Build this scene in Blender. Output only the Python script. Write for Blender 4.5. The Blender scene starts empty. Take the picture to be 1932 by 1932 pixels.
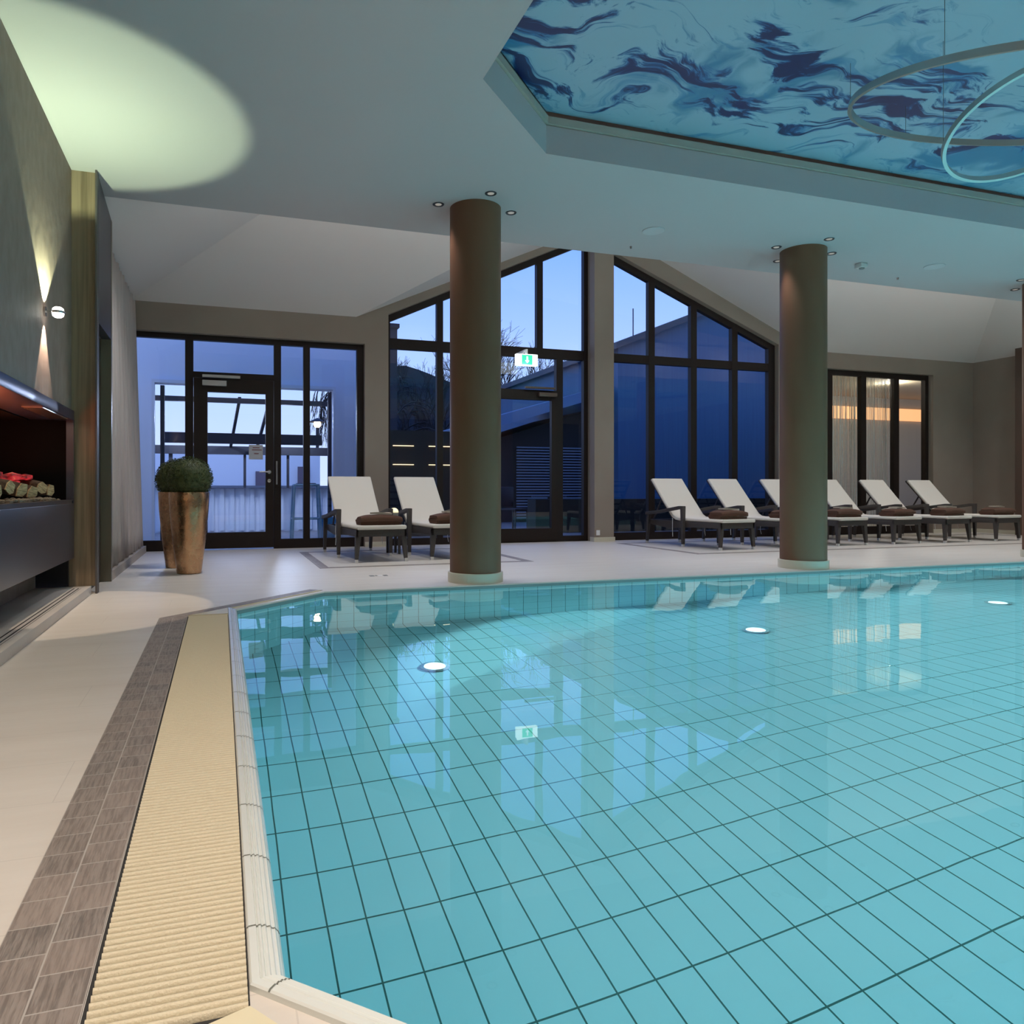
import bpy, bmesh, math, random
from mathutils import Vector, Matrix, noise
random.seed(7)
SC = bpy.context.scene
COL = SC.collection
PI = math.pi

# ---------------------------------------------------------------- camera
FPX, PPX, PPY, HC = 1374.4, 870.0, 925.0, 0.80
cam_d = bpy.data.cameras.new('camera')
cam = bpy.data.objects.new('camera', cam_d); COL.objects.link(cam)
cam.location = (0, 0, HC)
cam.rotation_euler = (PI/2, 0, -math.radians(18.242))
cam_d.sensor_width = 36; cam_d.sensor_fit = 'HORIZONTAL'
cam_d.lens = FPX/1932*36
cam_d.shift_x = (966-PPX)/1932
cam_d.shift_y = (PPY-966)/1932
cam_d.clip_start = .02; cam_d.clip_end = 300
SC.camera = cam

# ---------------------------------------------------------------- sky
W = bpy.data.worlds.new('dusk_sky'); SC.world = W; W.use_nodes = True
nt = W.node_tree; nt.nodes.clear()
wo = nt.nodes.new('ShaderNodeOutputWorld'); bg = nt.nodes.new('ShaderNodeBackground')
tc = nt.nodes.new('ShaderNodeTexCoord'); sx = nt.nodes.new('ShaderNodeSeparateXYZ')
mr = nt.nodes.new('ShaderNodeMapRange'); cr = nt.nodes.new('ShaderNodeValToRGB')
mr.inputs['From Min'].default_value = -.02; mr.inputs['From Max'].default_value = .75
cr.color_ramp.elements[0].position = 0; cr.color_ramp.elements[0].color = (.62, .70, 1.0, 1)
e = cr.color_ramp.elements.new(.22); e.color = (.40, .56, 1.0, 1)
e = cr.color_ramp.elements.new(.45); e.color = (.19, .38, .98, 1)
cr.color_ramp.elements[-1].position = 1; cr.color_ramp.elements[-1].color = (.10, .24, .80, 1)
nt.links.new(tc.outputs['Generated'], sx.inputs[0]); nt.links.new(sx.outputs['Z'], mr.inputs[0])
nt.links.new(mr.outputs[0], cr.inputs[0]); nt.links.new(cr.outputs[0], bg.inputs[0])
bg.inputs[1].default_value = 1.42
nt.links.new(bg.outputs[0], wo.inputs[0])

# ---------------------------------------------------------------- view, cycles
SC.view_settings.view_transform = 'Standard'; SC.view_settings.look = 'None'
SC.view_settings.gamma = 1; SC.view_settings.use_curve_mapping = False
SC.view_settings.exposure = 0.0
cy = SC.cycles
cy.use_denoising = True
cy.max_bounces = 10; cy.diffuse_bounces = 4; cy.glossy_bounces = 4
cy.transmission_bounces = 8; cy.transparent_max_bounces = 24
cy.sample_clamp_indirect = 3.0; cy.sample_clamp_direct = 0
cy.caustics_reflective = False; cy.caustics_refractive = True
cy.use_adaptive_sampling = True; cy.adaptive_threshold = .02

# ---------------------------------------------------------------- room lights and added fill spots
def area(name, loc, size, power, color, rot=(0, 0, 0), sy=None, mis=True):
    l = bpy.data.lights.new(name, 'AREA'); l.energy = power; l.color = color
    l.shape = 'RECTANGLE'; l.size = size; l.size_y = sy or size
    l.cycles.use_multiple_importance_sampling = mis
    o = bpy.data.objects.new(name, l); COL.objects.link(o); o.location = loc; o.rotation_euler = rot
    return o
def point(name, loc, power, color, r=.05, mis=True):
    l = bpy.data.lights.new(name, 'POINT'); l.energy = power; l.color = color; l.shadow_soft_size = r
    l.cycles.use_multiple_importance_sampling = mis
    o = bpy.data.objects.new(name, l); COL.objects.link(o); o.location = loc
    return o
def spot(name, loc, to, power, color, ang, blend=.15, r=.03):
    l = bpy.data.lights.new(name, 'SPOT'); l.energy = power; l.color = color
    l.spot_size = math.radians(ang); l.spot_blend = blend; l.shadow_soft_size = r
    o = bpy.data.objects.new(name, l); COL.objects.link(o); o.location = loc
    o.rotation_euler = (Vector(to)-Vector(loc)).to_track_quat('-Z', 'Y').to_euler()
    return o
WARM = (1.0, .80, .60); NEUT = (1.0, .93, .85); CYAN = (.50, .91, 1.0)
# unseen fill spots added behind the camera and over the left deck
for x in (.6, 3.0, 5.4, 7.8, 9.8):
    for y_ in (-.6, -2.2):
        spot('rear_fill_spot', (x, y_, 3.24), (x, y_, 0), 125, (1.0, .88, .78), 160, 1.0, .04)
for y_ in (-.7, .3, 1.3):
    spot('left_deck_fill_spot', (-.45, y_, 3.24), (-.45, y_, 0), 100, (1.0, .86, .75), 150, 1.0, .04)
# cove lights hidden in the vault above the edge of the flat ceiling
area('vault_cove_light', (3.4, 6.95, 3.60), 8.5, 26, (1.0, .87, .82), rot=(math.radians(150), 0, 0), sy=.15)
area('vault_cove_light', (10.6, 6.95, 3.60), 5.5, 24, (1.0, .85, .79), rot=(math.radians(150), 0, 0), sy=.15)
for x in (.2, 1.9, 3.6, 5.6, 7.4, 9.2, 11.0, 12.6):  # hidden fill spots added to brighten the loungers and far deck
    spot('vault_fill_spot', (x, 7.35, 3.24+.48*(min(2.85, x+1.1, 13.7-x))-.08), (x, 7.75, 0), 125, (.97, .96, .98), 120, 1.0, .04)
# underwater lamps in the far wall and the end wall of the pool
for k, x in enumerate((2.9, 5.2, 7.4, 9.6, 11.4)):
    o = area('underwater_lamp_far', (x, 5.77, -.45), .30, (180, 290, 380, 290, 140)[k], CYAN, rot=(-math.radians(60), 0, 0), mis=False); o.data.spread = math.radians(125)
o = area('underwater_lamp_end', (12.40, 3.2, -.50), .5, 70, CYAN, rot=(math.radians(70), 0, PI/2), mis=False); o.data.spread = math.radians(130)

# ================================================================= helpers
MATS = {}
def mat(name, col=(.5, .5, .5), rough=.5, metal=0, spec=.5, emit=None, estr=0, noise_=None, bump=0, bscale=40, stretch=None, coat=0):
    if name in MATS: return MATS[name]
    m = bpy.data.materials.new(name); m.use_nodes = True; MATS[name] = m
    n = m.node_tree; b = n.nodes['Principled BSDF']
    b.inputs['Base Color'].default_value = (*col, 1); b.inputs['Roughness'].default_value = rough
    b.inputs['Metallic'].default_value = metal; b.inputs['Specular IOR Level'].default_value = spec
    b.inputs['Coat Weight'].default_value = coat
    if emit:
        b.inputs['Emission Color'].default_value = (*emit, 1); b.inputs['Emission Strength'].default_value = estr
    if noise_ or bump:
        t = n.nodes.new('ShaderNodeTexCoord'); mp = n.nodes.new('ShaderNodeMapping')
        n.links.new(t.outputs['Object'], mp.inputs[0])
        if stretch: mp.inputs['Scale'].default_value = stretch
        nz = n.nodes.new('ShaderNodeTexNoise'); nz.inputs['Scale'].default_value = bscale
        nz.inputs['Detail'].default_value = 5
        n.links.new(mp.outputs[0], nz.inputs['Vector'])
        if noise_:
            mx = n.nodes.new('ShaderNodeMix'); mx.data_type = 'RGBA'
            mx.inputs['A'].default_value = (*col, 1); mx.inputs['B'].default_value = (*noise_, 1)
            r = n.nodes.new('ShaderNodeMapRange'); r.inputs['From Min'].default_value = .35; r.inputs['From Max'].default_value = .65
            n.links.new(nz.outputs[0], r.inputs[0]); n.links.new(r.outputs[0], mx.inputs['Factor'])
            n.links.new(mx.outputs['Result'], b.inputs['Base Color'])
        if bump:
            bp = n.nodes.new('ShaderNodeBump'); bp.inputs['Strength'].default_value = bump; bp.inputs['Distance'].default_value = .01
            n.links.new(nz.outputs[0], bp.inputs['Height']); n.links.new(bp.outputs[0], b.inputs['Normal'])
    return m

class MB:
    def __init__(s): s.v = []; s.f = []; s.uv = []
    def add(s, vs, fs):
        o = len(s.v); s.v += [tuple(v) for v in vs]; s.f += [tuple(i+o for i in f) for f in fs]; return s
    def box(s, x0, x1, y0, y1, z0, z1):
        return s.add([(x0,y0,z0),(x1,y0,z0),(x1,y1,z0),(x0,y1,z0),(x0,y0,z1),(x1,y0,z1),(x1,y1,z1),(x0,y1,z1)],
              [(0,3,2,1),(4,5,6,7),(0,1,5,4),(1,2,6,5),(2,3,7,6),(3,0,4,7)])
    def prism(s, pts, a, b, axis='z'):
        n = len(pts)
        def P(p, t): return (p[0], p[1], t) if axis == 'z' else ((p[0], t, p[1]) if axis == 'y' else (t, p[0], p[1]))
        vs = [P(p, a) for p in pts]+[P(p, b) for p in pts]
        fs = [tuple(range(n))[::-1], tuple(range(n, 2*n))]+[(i, (i+1) % n, n+(i+1) % n, n+i) for i in range(n)]
        return s.add(vs, fs)
    def bar(s, p, q, w, h=None, w2=None, h2=None, up=(0, 0, 1)):
        p, q = Vector(p), Vector(q); d = (q-p).normalized(); h = h or w; w2 = w2 or w; h2 = h2 or h
        u = Vector(up)
        if abs(d.dot(u)) > .99: u = Vector((0, 1, 0))
        a = d.cross(u).normalized(); b = a.cross(d).normalized()
        vs = []
        for c, ww, hh in ((p, w, h), (q, w2, h2)):
            for i, j in ((-1,-1),(1,-1),(1,1),(-1,1)): vs.append(c+a*ww/2*i+b*hh/2*j)
        return s.add(vs, [(0,1,2,3),(7,6,5,4),(0,4,5,1),(1,5,6,2),(2,6,7,3),(3,7,4,0)])
    def tube(s, path, r, n=8, r2=None, close=False, cap=True):
        P = [Vector(p) for p in path]; m = len(P); rings = []
        for i, p in enumerate(P):
            if close: d = P[(i+1) % m]-P[i-1]
            else: d = P[min(i+1, m-1)]-P[max(i-1, 0)]
            d.normalize(); u = Vector((0, 0, 1)) if abs(d.z) < .9 else Vector((1, 0, 0))
            a = d.cross(u).normalized(); b = a.cross(d)
            rr = r if r2 is None else r+(r2-r)*i/(m-1)
            rings.append([p+a*rr*math.cos(2*PI*k/n)+b*rr*math.sin(2*PI*k/n) for k in range(n)])
        vs = [v for q in rings for v in q]; fs = []
        for i in range(m if close else m-1):
            j = (i+1) % m
            for k in range(n): fs.append((i*n+k, i*n+(k+1) % n, j*n+(k+1) % n, j*n+k))
        if not close and cap: fs += [tuple(range(n))[::-1], tuple(range((m-1)*n, m*n))]
        return s.add(vs, fs)
    def lathe(s, prof, n=32, c=(0, 0, 0), cap=True):
        m = len(prof); vs = []
        for r, z in prof:
            for k in range(n): vs.append((c[0]+r*math.cos(2*PI*k/n), c[1]+r*math.sin(2*PI*k/n), c[2]+z))
        fs = [(i*n+k, i*n+(k+1) % n, (i+1)*n+(k+1) % n, (i+1)*n+k) for i in range(m-1) for k in range(n)]
        if cap: fs += [tuple(range(n))[::-1], tuple(range((m-1)*n, m*n))]
        return s.add(vs, fs)
    def disc(s, c, r, n=24, h=.01): return s.lathe([(r, 0), (r, h)], n, c)
    def ball(s, c, r, n=16, sq=(1, 1, 1)):
        vs = []; m = n//2
        for i in range(m+1):
            t = PI*i/m
            for k in range(n): vs.append((c[0]+sq[0]*r*math.sin(t)*math.cos(2*PI*k/n), c[1]+sq[1]*r*math.sin(t)*math.sin(2*PI*k/n), c[2]-sq[2]*r*math.cos(t)))
        return s.add(vs, [(i*n+k, i*n+(k+1) % n, (i+1)*n+(k+1) % n, (i+1)*n+k) for i in range(m) for k in range(n)])
    def build(s, name, m, parent=None, bevel=0, smooth=False, seg=2, merge=False):
        me = bpy.data.meshes.new(name); me.from_pydata(s.v, [], s.f); me.update()
        bm = bmesh.new(); bm.from_mesh(me)
        if merge: bmesh.ops.remove_doubles(bm, verts=bm.verts, dist=1e-5)
        bmesh.ops.recalc_face_normals(bm, faces=bm.faces)
        if bevel:
            es = [e for e in bm.edges if len(e.link_faces) == 2 and e.calc_face_angle(0) > .5]
            bmesh.ops.bevel(bm, geom=es, offset=bevel, segments=seg, affect='EDGES', profile=.5, clamp_overlap=True)
        bm.to_mesh(me); bm.free()
        if smooth or bevel:
            for p in me.polygons: p.use_smooth = True
            if not smooth or smooth == 'auto':
                me.set_sharp_from_angle(angle=math.radians(40))
        if m: me.materials.append(m)
        o = bpy.data.objects.new(name, me); COL.objects.link(o)
        if parent: o.parent = parent
        return o

def tag(o, label=None, cat=None, group=None, kind=None):
    if label: o['label'] = label
    if cat: o['category'] = cat
    if group: o['group'] = group
    if kind: o['kind'] = kind
    return o
def thing(name, label, cat, loc=(0, 0, 0), rz=0, group=None):
    o = bpy.data.objects.new(name, None); COL.objects.link(o); o.location = loc; o.rotation_euler = (0, 0, rz)
    o.empty_display_size = .05
    return tag(o, label, cat, group)
def struct(o, label=None): o['kind'] = 'structure'; return tag(o, label)
def kids(o): return [c for c in list(COL.objects) if c.parent == o]
def copy_tree(o, parent=None, name=None):
    c = o.copy(); COL.objects.link(c)
    if parent: c.parent = parent
    for ch in kids(o): copy_tree(ch, c)
    return c

# ================================================================= materials
def nodes(name):
    m = bpy.data.materials.new(name); m.use_nodes = True; MATS[name] = m
    n = m.node_tree; return m, n, n.nodes['Principled BSDF'], n.links
def mth(n, op, a, b=None, c=None):
    q = n.nodes.new('ShaderNodeMath'); q.operation = op
    for i, v in enumerate((a, b, c)):
        if v is None: continue
        if isinstance(v, (int, float)): q.inputs[i].default_value = v
        else: n.links.new(v, q.inputs[i])
    return q.outputs[0]
def coords(n, kind='Object'):
    t = n.nodes.new('ShaderNodeTexCoord'); s = n.nodes.new('ShaderNodeSeparateXYZ')
    n.links.new(t.outputs[kind], s.inputs[0]); return t.outputs[kind], s.outputs[0], s.outputs[1], s.outputs[2]
def line(n, x, period, off, half):
    """1 on joint lines at off + k*period"""
    f = mth(n, 'FRACT', mth(n, 'DIVIDE', mth(n, 'SUBTRACT', x, off-period/2), period))
    d = mth(n, 'MULTIPLY', mth(n, 'ABSOLUTE', mth(n, 'SUBTRACT', f, .5)), period)
    return mth(n, 'SMOOTHSTEP', d, half, half*.5) if False else mth(n, 'LESS_THAN', d, half)
def mixc(n, f, a, b):
    x = n.nodes.new('ShaderNodeMix'); x.data_type = 'RGBA'
    if isinstance(f, (int, float)): x.inputs['Factor'].default_value = f
    else: n.links.new(f, x.inputs['Factor'])
    for k, v in (('A', a), ('B', b)):
        if isinstance(v, tuple): x.inputs[k].default_value = (*v, 1)
        else: n.links.new(v, x.inputs[k])
    return x.outputs['Result']
def noisetex(n, vec, scale, detail=4, stretch=None, rough=.5, dist=0):
    if stretch:
        mp = n.nodes.new('ShaderNodeMapping'); mp.inputs['Scale'].default_value = stretch
        n.links.new(vec, mp.inputs[0]); vec = mp.outputs[0]
    z = n.nodes.new('ShaderNodeTexNoise'); z.inputs['Scale'].default_value = scale; z.inputs['Detail'].default_value = detail
    z.inputs['Roughness'].default_value = rough; z.inputs['Distortion'].default_value = dist
    n.links.new(vec, z.inputs['Vector']); return z.outputs[0], z.outputs[1]

def ramp0(n, val, a=.42, b_=.62):
    r = n.nodes.new('ShaderNodeMapRange'); r.inputs['From Min'].default_value = a; r.inputs['From Max'].default_value = b_
    n.links.new(val, r.inputs[0]); return r.outputs[0]
# deck of pale wood-look stoneware
m, n, b, L = nodes('deck_tile')
v, x, y, z = coords(n)
f1, _ = noisetex(n, v, 1.2, 5, (1, 6, 1), .55)
f2, _ = noisetex(n, v, 9, 4, (1, 7, 1))
c = mixc(n, f1, (.66, .60, .53), (.80, .76, .70)); c = mixc(n, mth(n, 'MULTIPLY', f2, .25), c, (.56, .50, .44))
row = mth(n, 'FLOOR', mth(n, 'DIVIDE', y, .30))
j = mth(n, 'MAXIMUM', line(n, y, .30, 0, .0015), line(n, mth(n, 'ADD', x, mth(n, 'MULTIPLY', row, .43)), 1.2, .2, .0015))
c = mixc(n, mth(n, 'MULTIPLY', j, .35), c, (.45, .42, .38))
L.new(c, b.inputs['Base Color']); b.inputs['Roughness'].default_value = .38
# grey-brown wood-look border tiles (uv: u along the strip, v across, in metres)
m, n, b, L = nodes('border_tile')
v, x, y, z = coords(n, 'UV')
colid = mth(n, 'FLOOR', mth(n, 'DIVIDE', y, .0825))
u2 = mth(n, 'ADD', x, mth(n, 'MULTIPLY', colid, .031))
rid = mth(n, 'FLOOR', mth(n, 'DIVIDE', u2, .094))
cb = n.nodes.new('ShaderNodeCombineXYZ'); L.new(rid, cb.inputs[0]); L.new(colid, cb.inputs[1])
wn = n.nodes.new('ShaderNodeTexWhiteNoise'); wn.noise_dimensions = '2D'; L.new(cb.outputs[0], wn.inputs['Vector'])
offv = n.nodes.new('ShaderNodeVectorMath'); offv.operation = 'ADD'; L.new(v, offv.inputs[0]); L.new(wn.outputs['Color'], offv.inputs[1])
f1, _ = noisetex(n, offv.outputs[0], 26, 5, (.22, 1, 1), .6, .6)
f2, _ = noisetex(n, offv.outputs[0], 150, 3, (.08, 1, 1), .7)
c = mixc(n, f1, (.20, .165, .145), (.36, .31, .275)); c = mixc(n, mth(n, 'MULTIPLY', ramp0(n, f2), .75), c, (.10, .085, .078))
c = mixc(n, mth(n, 'MULTIPLY', wn.outputs['Value'], .35), c, (.42, .33, .28))
j = mth(n, 'MAXIMUM', line(n, u2, .094, 0, .0014), line(n, y, .0825, 0, .0016))
c = mixc(n, mth(n, 'MULTIPLY', j, .8), c, (.50, .46, .42))
L.new(c, b.inputs['Base Color']); b.inputs['Roughness'].default_value = .5
bp = n.nodes.new('ShaderNodeBump'); bp.inputs['Strength'].default_value = .3; bp.inputs['Distance'].default_value = .003
L.new(f2, bp.inputs['Height']); L.new(bp.outputs[0], b.inputs['Normal'])
# pool tiles with dark green joints
def pool_tile(name, ax1, p1, o1, ax2, p2, o2, half=.0030):
    m, n, b, L = nodes(name)
    v, *xyz = coords(n)
    if ax1 == 'd': A = mth(n, 'MULTIPLY', mth(n, 'ADD', xyz[0], xyz[1]), .7071)
    elif ax1 == 'e': A = mth(n, 'MULTIPLY', mth(n, 'SUBTRACT', xyz[0], xyz[1]), .7071)
    else: A = xyz[ax1]
    B = xyz[ax2]
    j = mth(n, 'MAXIMUM', line(n, A, p1, o1, half), line(n, B, p2, o2, half*1.1))
    f, _ = noisetex(n, v, 1.2, 2)
    c = mixc(n, f, (.44, .73, .765), (.50, .77, .80)); c = mixc(n, j, c, (.02, .10, .09))
    L.new(c, b.inputs['Base Color']); b.inputs['Roughness'].default_value = .3
    return m
TX, TY = .1335, .268
pt_floor = pool_tile('pool_floor_tile', 0, TX, .0745, 1, TY, 3.29)
pt_wx = pool_tile('pool_wall_tile_long', 0, TX, .0745, 2, TX*2, -.06, .0022)
pt_wy = pool_tile('pool_wall_tile_end', 1, TY, 3.29, 2, TX, -.06, .0022)
pt_wd = pool_tile('pool_wall_tile_diagonal', 'd', TX, 0, 2, TX*2, -.06, .0022)
pt_we = pool_tile('pool_wall_tile_diagonal_b', 'e', TX, 0, 2, TX*2, -.06, .0022)
# water
m = bpy.data.materials.new('pool_water'); m.use_nodes = True; MATS['water'] = m
n = m.node_tree; n.nodes.clear()
o_ = n.nodes.new('ShaderNodeOutputMaterial'); g = n.nodes.new('ShaderNodeBsdfGlass')
g.inputs['IOR'].default_value = 1.333; g.inputs['Roughness'].default_value = 0; g.inputs['Color'].default_value = (.86, .98, 1, 1)
t = n.nodes.new('ShaderNodeTexCoord'); z1 = n.nodes.new('ShaderNodeTexNoise'); z1.inputs['Scale'].default_value = 2.2; z1.inputs['Detail'].default_value = 2
n.links.new(t.outputs['Object'], z1.inputs['Vector'])
bp = n.nodes.new('ShaderNodeBump'); bp.inputs['Strength'].default_value = .10; bp.inputs['Distance'].default_value = .010
n.links.new(z1.outputs[0], bp.inputs['Height']); n.links.new(bp.outputs[0], g.inputs['Normal'])
n.links.new(g.outputs[0], o_.inputs[0])
# window glass
def glass(name, base=.07, tint=(.9, .95, 1)):
    m = bpy.data.materials.new(name); m.use_nodes = True; MATS[name] = m
    n = m.node_tree; n.nodes.clear()
    o_ = n.nodes.new('ShaderNodeOutputMaterial'); tr = n.nodes.new('ShaderNodeBsdfTransparent'); gl = n.nodes.new('ShaderNodeBsdfGlossy')
    gl.inputs['Roughness'].default_value = 0.0; tr.inputs[0].default_value = (*tint, 1)
    lw = n.nodes.new('ShaderNodeLayerWeight'); lw.inputs[0].default_value = .5
    p = mth(n, 'POWER', lw.outputs['Facing'], 5.0); f = mth(n, 'MULTIPLY_ADD', p, 1-base, base)
    mx = n.nodes.new('ShaderNodeMixShader'); n.links.new(f, mx.inputs[0]); n.links.new(tr.outputs[0], mx.inputs[1]); n.links.new(gl.outputs[0], mx.inputs[2])
    n.links.new(mx.outputs[0], o_.inputs[0]); return m
GL = glass('window_glass', .07)
GLC = glass('clear_glass', .04, (1, 1, 1))
# abstract blue ink print on the recessed ceiling
m, n, b, L = nodes('ink_print')
v, x, y, z = coords(n)
w1, wc = noisetex(n, v, .9, 3)
off = n.nodes.new('ShaderNodeVectorMath'); off.operation = 'MULTIPLY_ADD'
sub = n.nodes.new('ShaderNodeVectorMath'); sub.operation = 'SUBTRACT'; L.new(wc, sub.inputs[0]); sub.inputs[1].default_value = (.5, .5, .5)
L.new(sub.outputs[0], off.inputs[0]); off.inputs[1].default_value = (1.5, 1.5, 0); L.new(v, off.inputs[2])
V = off.outputs[0]
soft, _ = noisetex(n, V, 1.1, 4, (1, 1.1, 1), .5, 1.2)
streak, _ = noisetex(n, V, 2.2, 7, (.55, 2.3, 1), .62, .5)
fine, _ = noisetex(n, V, 5.0, 6, (.6, 1.6, 1), .6, .8)
def ramp(val, a, bb):
    r = n.nodes.new('ShaderNodeMapRange'); r.interpolation_type = 'SMOOTHSTEP'; r.inputs['From Min'].default_value = a; r.inputs['From Max'].default_value = bb
    L.new(val, r.inputs[0]); return r.outputs[0]
band = mth(n, 'SUBTRACT', 1.0, mth(n, 'MULTIPLY', mth(n, 'ABSOLUTE', mth(n, 'SUBTRACT', y, mth(n, 'MULTIPLY_ADD', x, .02, 4.02))), 1.25))
c = mixc(n, ramp(soft, .50, .66), (.29, .45, .55), (.04, .19, .32))
c = mixc(n, mth(n, 'MULTIPLY', ramp(fine, .56, .66), .6), c, (.03, .20, .38))
dk = mth(n, 'MULTIPLY_ADD', mth(n, 'MAXIMUM', band, -.6), .12, streak)
c = mixc(n, ramp(dk, .585, .64), c, (.02, .13, .30))
c = mixc(n, ramp(dk, .615, .66), c, (.010, .018, .075))
L.new(c, b.inputs['Base Color']); b.inputs['Roughness'].default_value = .35

CEILM = mat('ceiling_paint', (.47, .455, .46), .8, bump=.05, bscale=30)
VAULT = mat('vault_paint', (.72, .67, .64), .85)
TAUPE = mat('taupe_wall_paint', (.29, .235, .19), .8, noise_=(.27, .215, .175), bscale=2)
FRAME = mat('dark_window_frame', (.016, .010, .008), .5, spec=.25)
WHITEP = mat('white_paint', (.8, .8, .8), .5)
COLM = mat('column_lacquer', (.150, .068, .036), .5, spec=.3, noise_=(.132, .059, .031), bscale=3, stretch=(1, 1, .3))
PLINTH = mat('column_base_tile', (.62, .58, .46), .35)
CREAM = mat('cream_ceramic', (.80, .72, .50), .35)
COPING = mat('white_glazed_ceramic', (.74, .77, .73), .18)
DARKGAP = mat('dark_channel', (.03, .03, .03), .8)
STEEL = mat('brushed_steel', (.6, .6, .6), .25, metal=1)
DMETAL = mat('dark_lacquered_metal', (.06, .055, .075), .35, metal=.3)

# ================================================================= floor, pool
XL, XR, YB, YF = -1.10, 13.7, -4.0, 10.2
def octo(d):
    base = [(.09, 1.23), (.77, .55), (11.8, .55), (12.48, 1.23), (12.48, 5.12), (11.8, 5.80), (.77, 5.80), (.09, 5.12)]
    N = len(base); out = []
    for i in range(N):
        p0, p1, p2 = (Vector(base[(i+k) % N]) for k in (-1, 0, 1))
        a = (p1-p0).normalized(); b_ = (p2-p1).normalized()
        n1 = Vector((a.y, -a.x)); n2 = Vector((b_.y, -b_.x))   # ccw outline: outward normals
        k = d/(1+n1.dot(n2)); out.append(p1+(n1+n2)*k)
    return out
def holed(name, outer, inner, z, m, thick=.2):
    bm = bmesh.new()
    for loop in (outer, inner):
        vs = [bm.verts.new((p[0], p[1], z)) for p in loop]
        for i in range(len(vs)): bm.edges.new((vs[i], vs[(i+1) % len(vs)]))
    bmesh.ops.triangle_fill(bm, use_beauty=True, use_dissolve=False, edges=bm.edges[:])
    for f in bm.faces:
        if f.normal.z < 0: f.normal_flip()
    r = bmesh.ops.extrude_face_region(bm, geom=bm.faces[:])
    for q in r['geom']:
        if isinstance(q, bmesh.types.BMVert): q.co.z -= thick
    bmesh.ops.recalc_face_normals(bm, faces=bm.faces)
    me = bpy.data.meshes.new(name); bm.to_mesh(me); bm.free(); me.materials.append(m)
    o = bpy.data.objects.new(name, me); COL.objects.link(o); return o
struct(holed('floor', [(XL, YB), (XR, YB), (XR, 10.45), (XL, 10.45)], octo(.046), 0, MATS['deck_tile']), 'pale beige wood-look tiled pool deck')
# basin
DEPTH = -1.33
po = octo(0.0)
fl = MB(); fl.add([(p.x, p.y, DEPTH) for p in po], [tuple(range(8))])
struct(fl.build('pool_floor', pt_floor), 'turquoise lit pool bottom with dark tile joints')
wall_m = {0: pt_we, 1: pt_wx, 2: pt_wd, 3: pt_wy, 4: pt_we, 5: pt_wx, 6: pt_wd, 7: pt_wy}
names = ['near_corner', 'near', 'near_end_corner', 'end', 'far_end_corner', 'far', 'far_corner', 'left']
pm = bpy.data.meshes.new('pool_wall'); vs = []; fs = []
for i in range(8):
    p, q = po[i], po[(i+1) % 8]; o0 = len(vs)
    vs += [(p.x, p.y, DEPTH), (q.x, q.y, DEPTH), (q.x, q.y, .0), (p.x, p.y, .0)]; fs.append((o0, o0+1, o0+2, o0+3))
pm.from_pydata(vs, [], fs)
for k in (pt_we, pt_wx, pt_wd, pt_wy): pm.materials.append(k)
for i, p in enumerate(pm.polygons): p.material_index = {0: 0, 1: 1, 2: 2, 3: 3}[i % 4]
pm.update(); o = bpy.data.objects.new('pool_wall', pm); COL.objects.link(o); struct(o, 'tiled side walls of the pool')
wt = MB(); pw = octo(.02); wt.add([(p.x, p.y, -.030) for p in pw], [tuple(range(8))])
struct(wt.build('pool_water', MATS['water']), 'still clear turquoise pool water reflecting the windows')
# coping: swept grooved nosing with joints
prof = [(.046, .0), (.046, .010), (.043, .013), (.034, .0135)]
k = 0
for i in range(5):
    a = .034-.0085*i
    prof += [(a-.0035, .0135-.0012*i*i*.6), (a-.0058, .0095-.0012*i*i*.6), (a-.0085, .0132-.0012*(i+1)**2*.6)]
prof += [(-.012, -.012), (-.013, -.030), (-.010, -.060), (.0, -.062)]
cop = MB(); ring = []
for d, z in prof: ring.append([(p.x, p.y, z) for p in octo(d)])
NP = len(prof); vs = [p for r in ring for p in r]; fs = []
for a in range(NP-1):
    for i in (7, 0, 1):
        fs.append((a*8+i, a*8+(i+1) % 8, (a+1)*8+(i+1) % 8, (a+1)*8+i))
cop.add(vs, fs)
fe = MB(); pf = [(.050, -.02), (.050, .0005), (-.006, .0005), (-.008, -.004), (-.008, -.010)]; rg = [[(p.x, p.y, z) for p in octo(d)] for d, z in pf]
fe.add([p for r in rg for p in r], [(a*8+i, a*8+(i+1) % 8, (a+1)*8+(i+1) % 8, (a+1)*8+i) for a in range(4) for i in (2, 3, 4, 5, 6)])
struct(fe.build('floor_edge', MATS['deck_tile']), 'pale deck edge at the far side of the pool')
fe = MB(); pf = [(-.008, -.010), (-.010, -.012), (-.010, -.060), (.001, -.061)]; rg = [[(p.x, p.y, z) for p in octo(d)] for d, z in pf]
fe.add([p for r in rg for p in r], [(a*8+i, a*8+(i+1) % 8, (a+1)*8+(i+1) % 8, (a+1)*8+i) for a in range(3) for i in (2, 3, 4, 5, 6)])
struct(fe.build('trim_10', mat('waterline_trim', (.20, .26, .26), .4)), 'thin dark trim at the waterline')
copo = struct(cop.build('trim_1', COPING), 'white glazed grooved coping tiles around the pool edge')
jm = mat('coping_joint', (.17, .18, .15), .7)
jb = MB()
base = octo(0)
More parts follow.
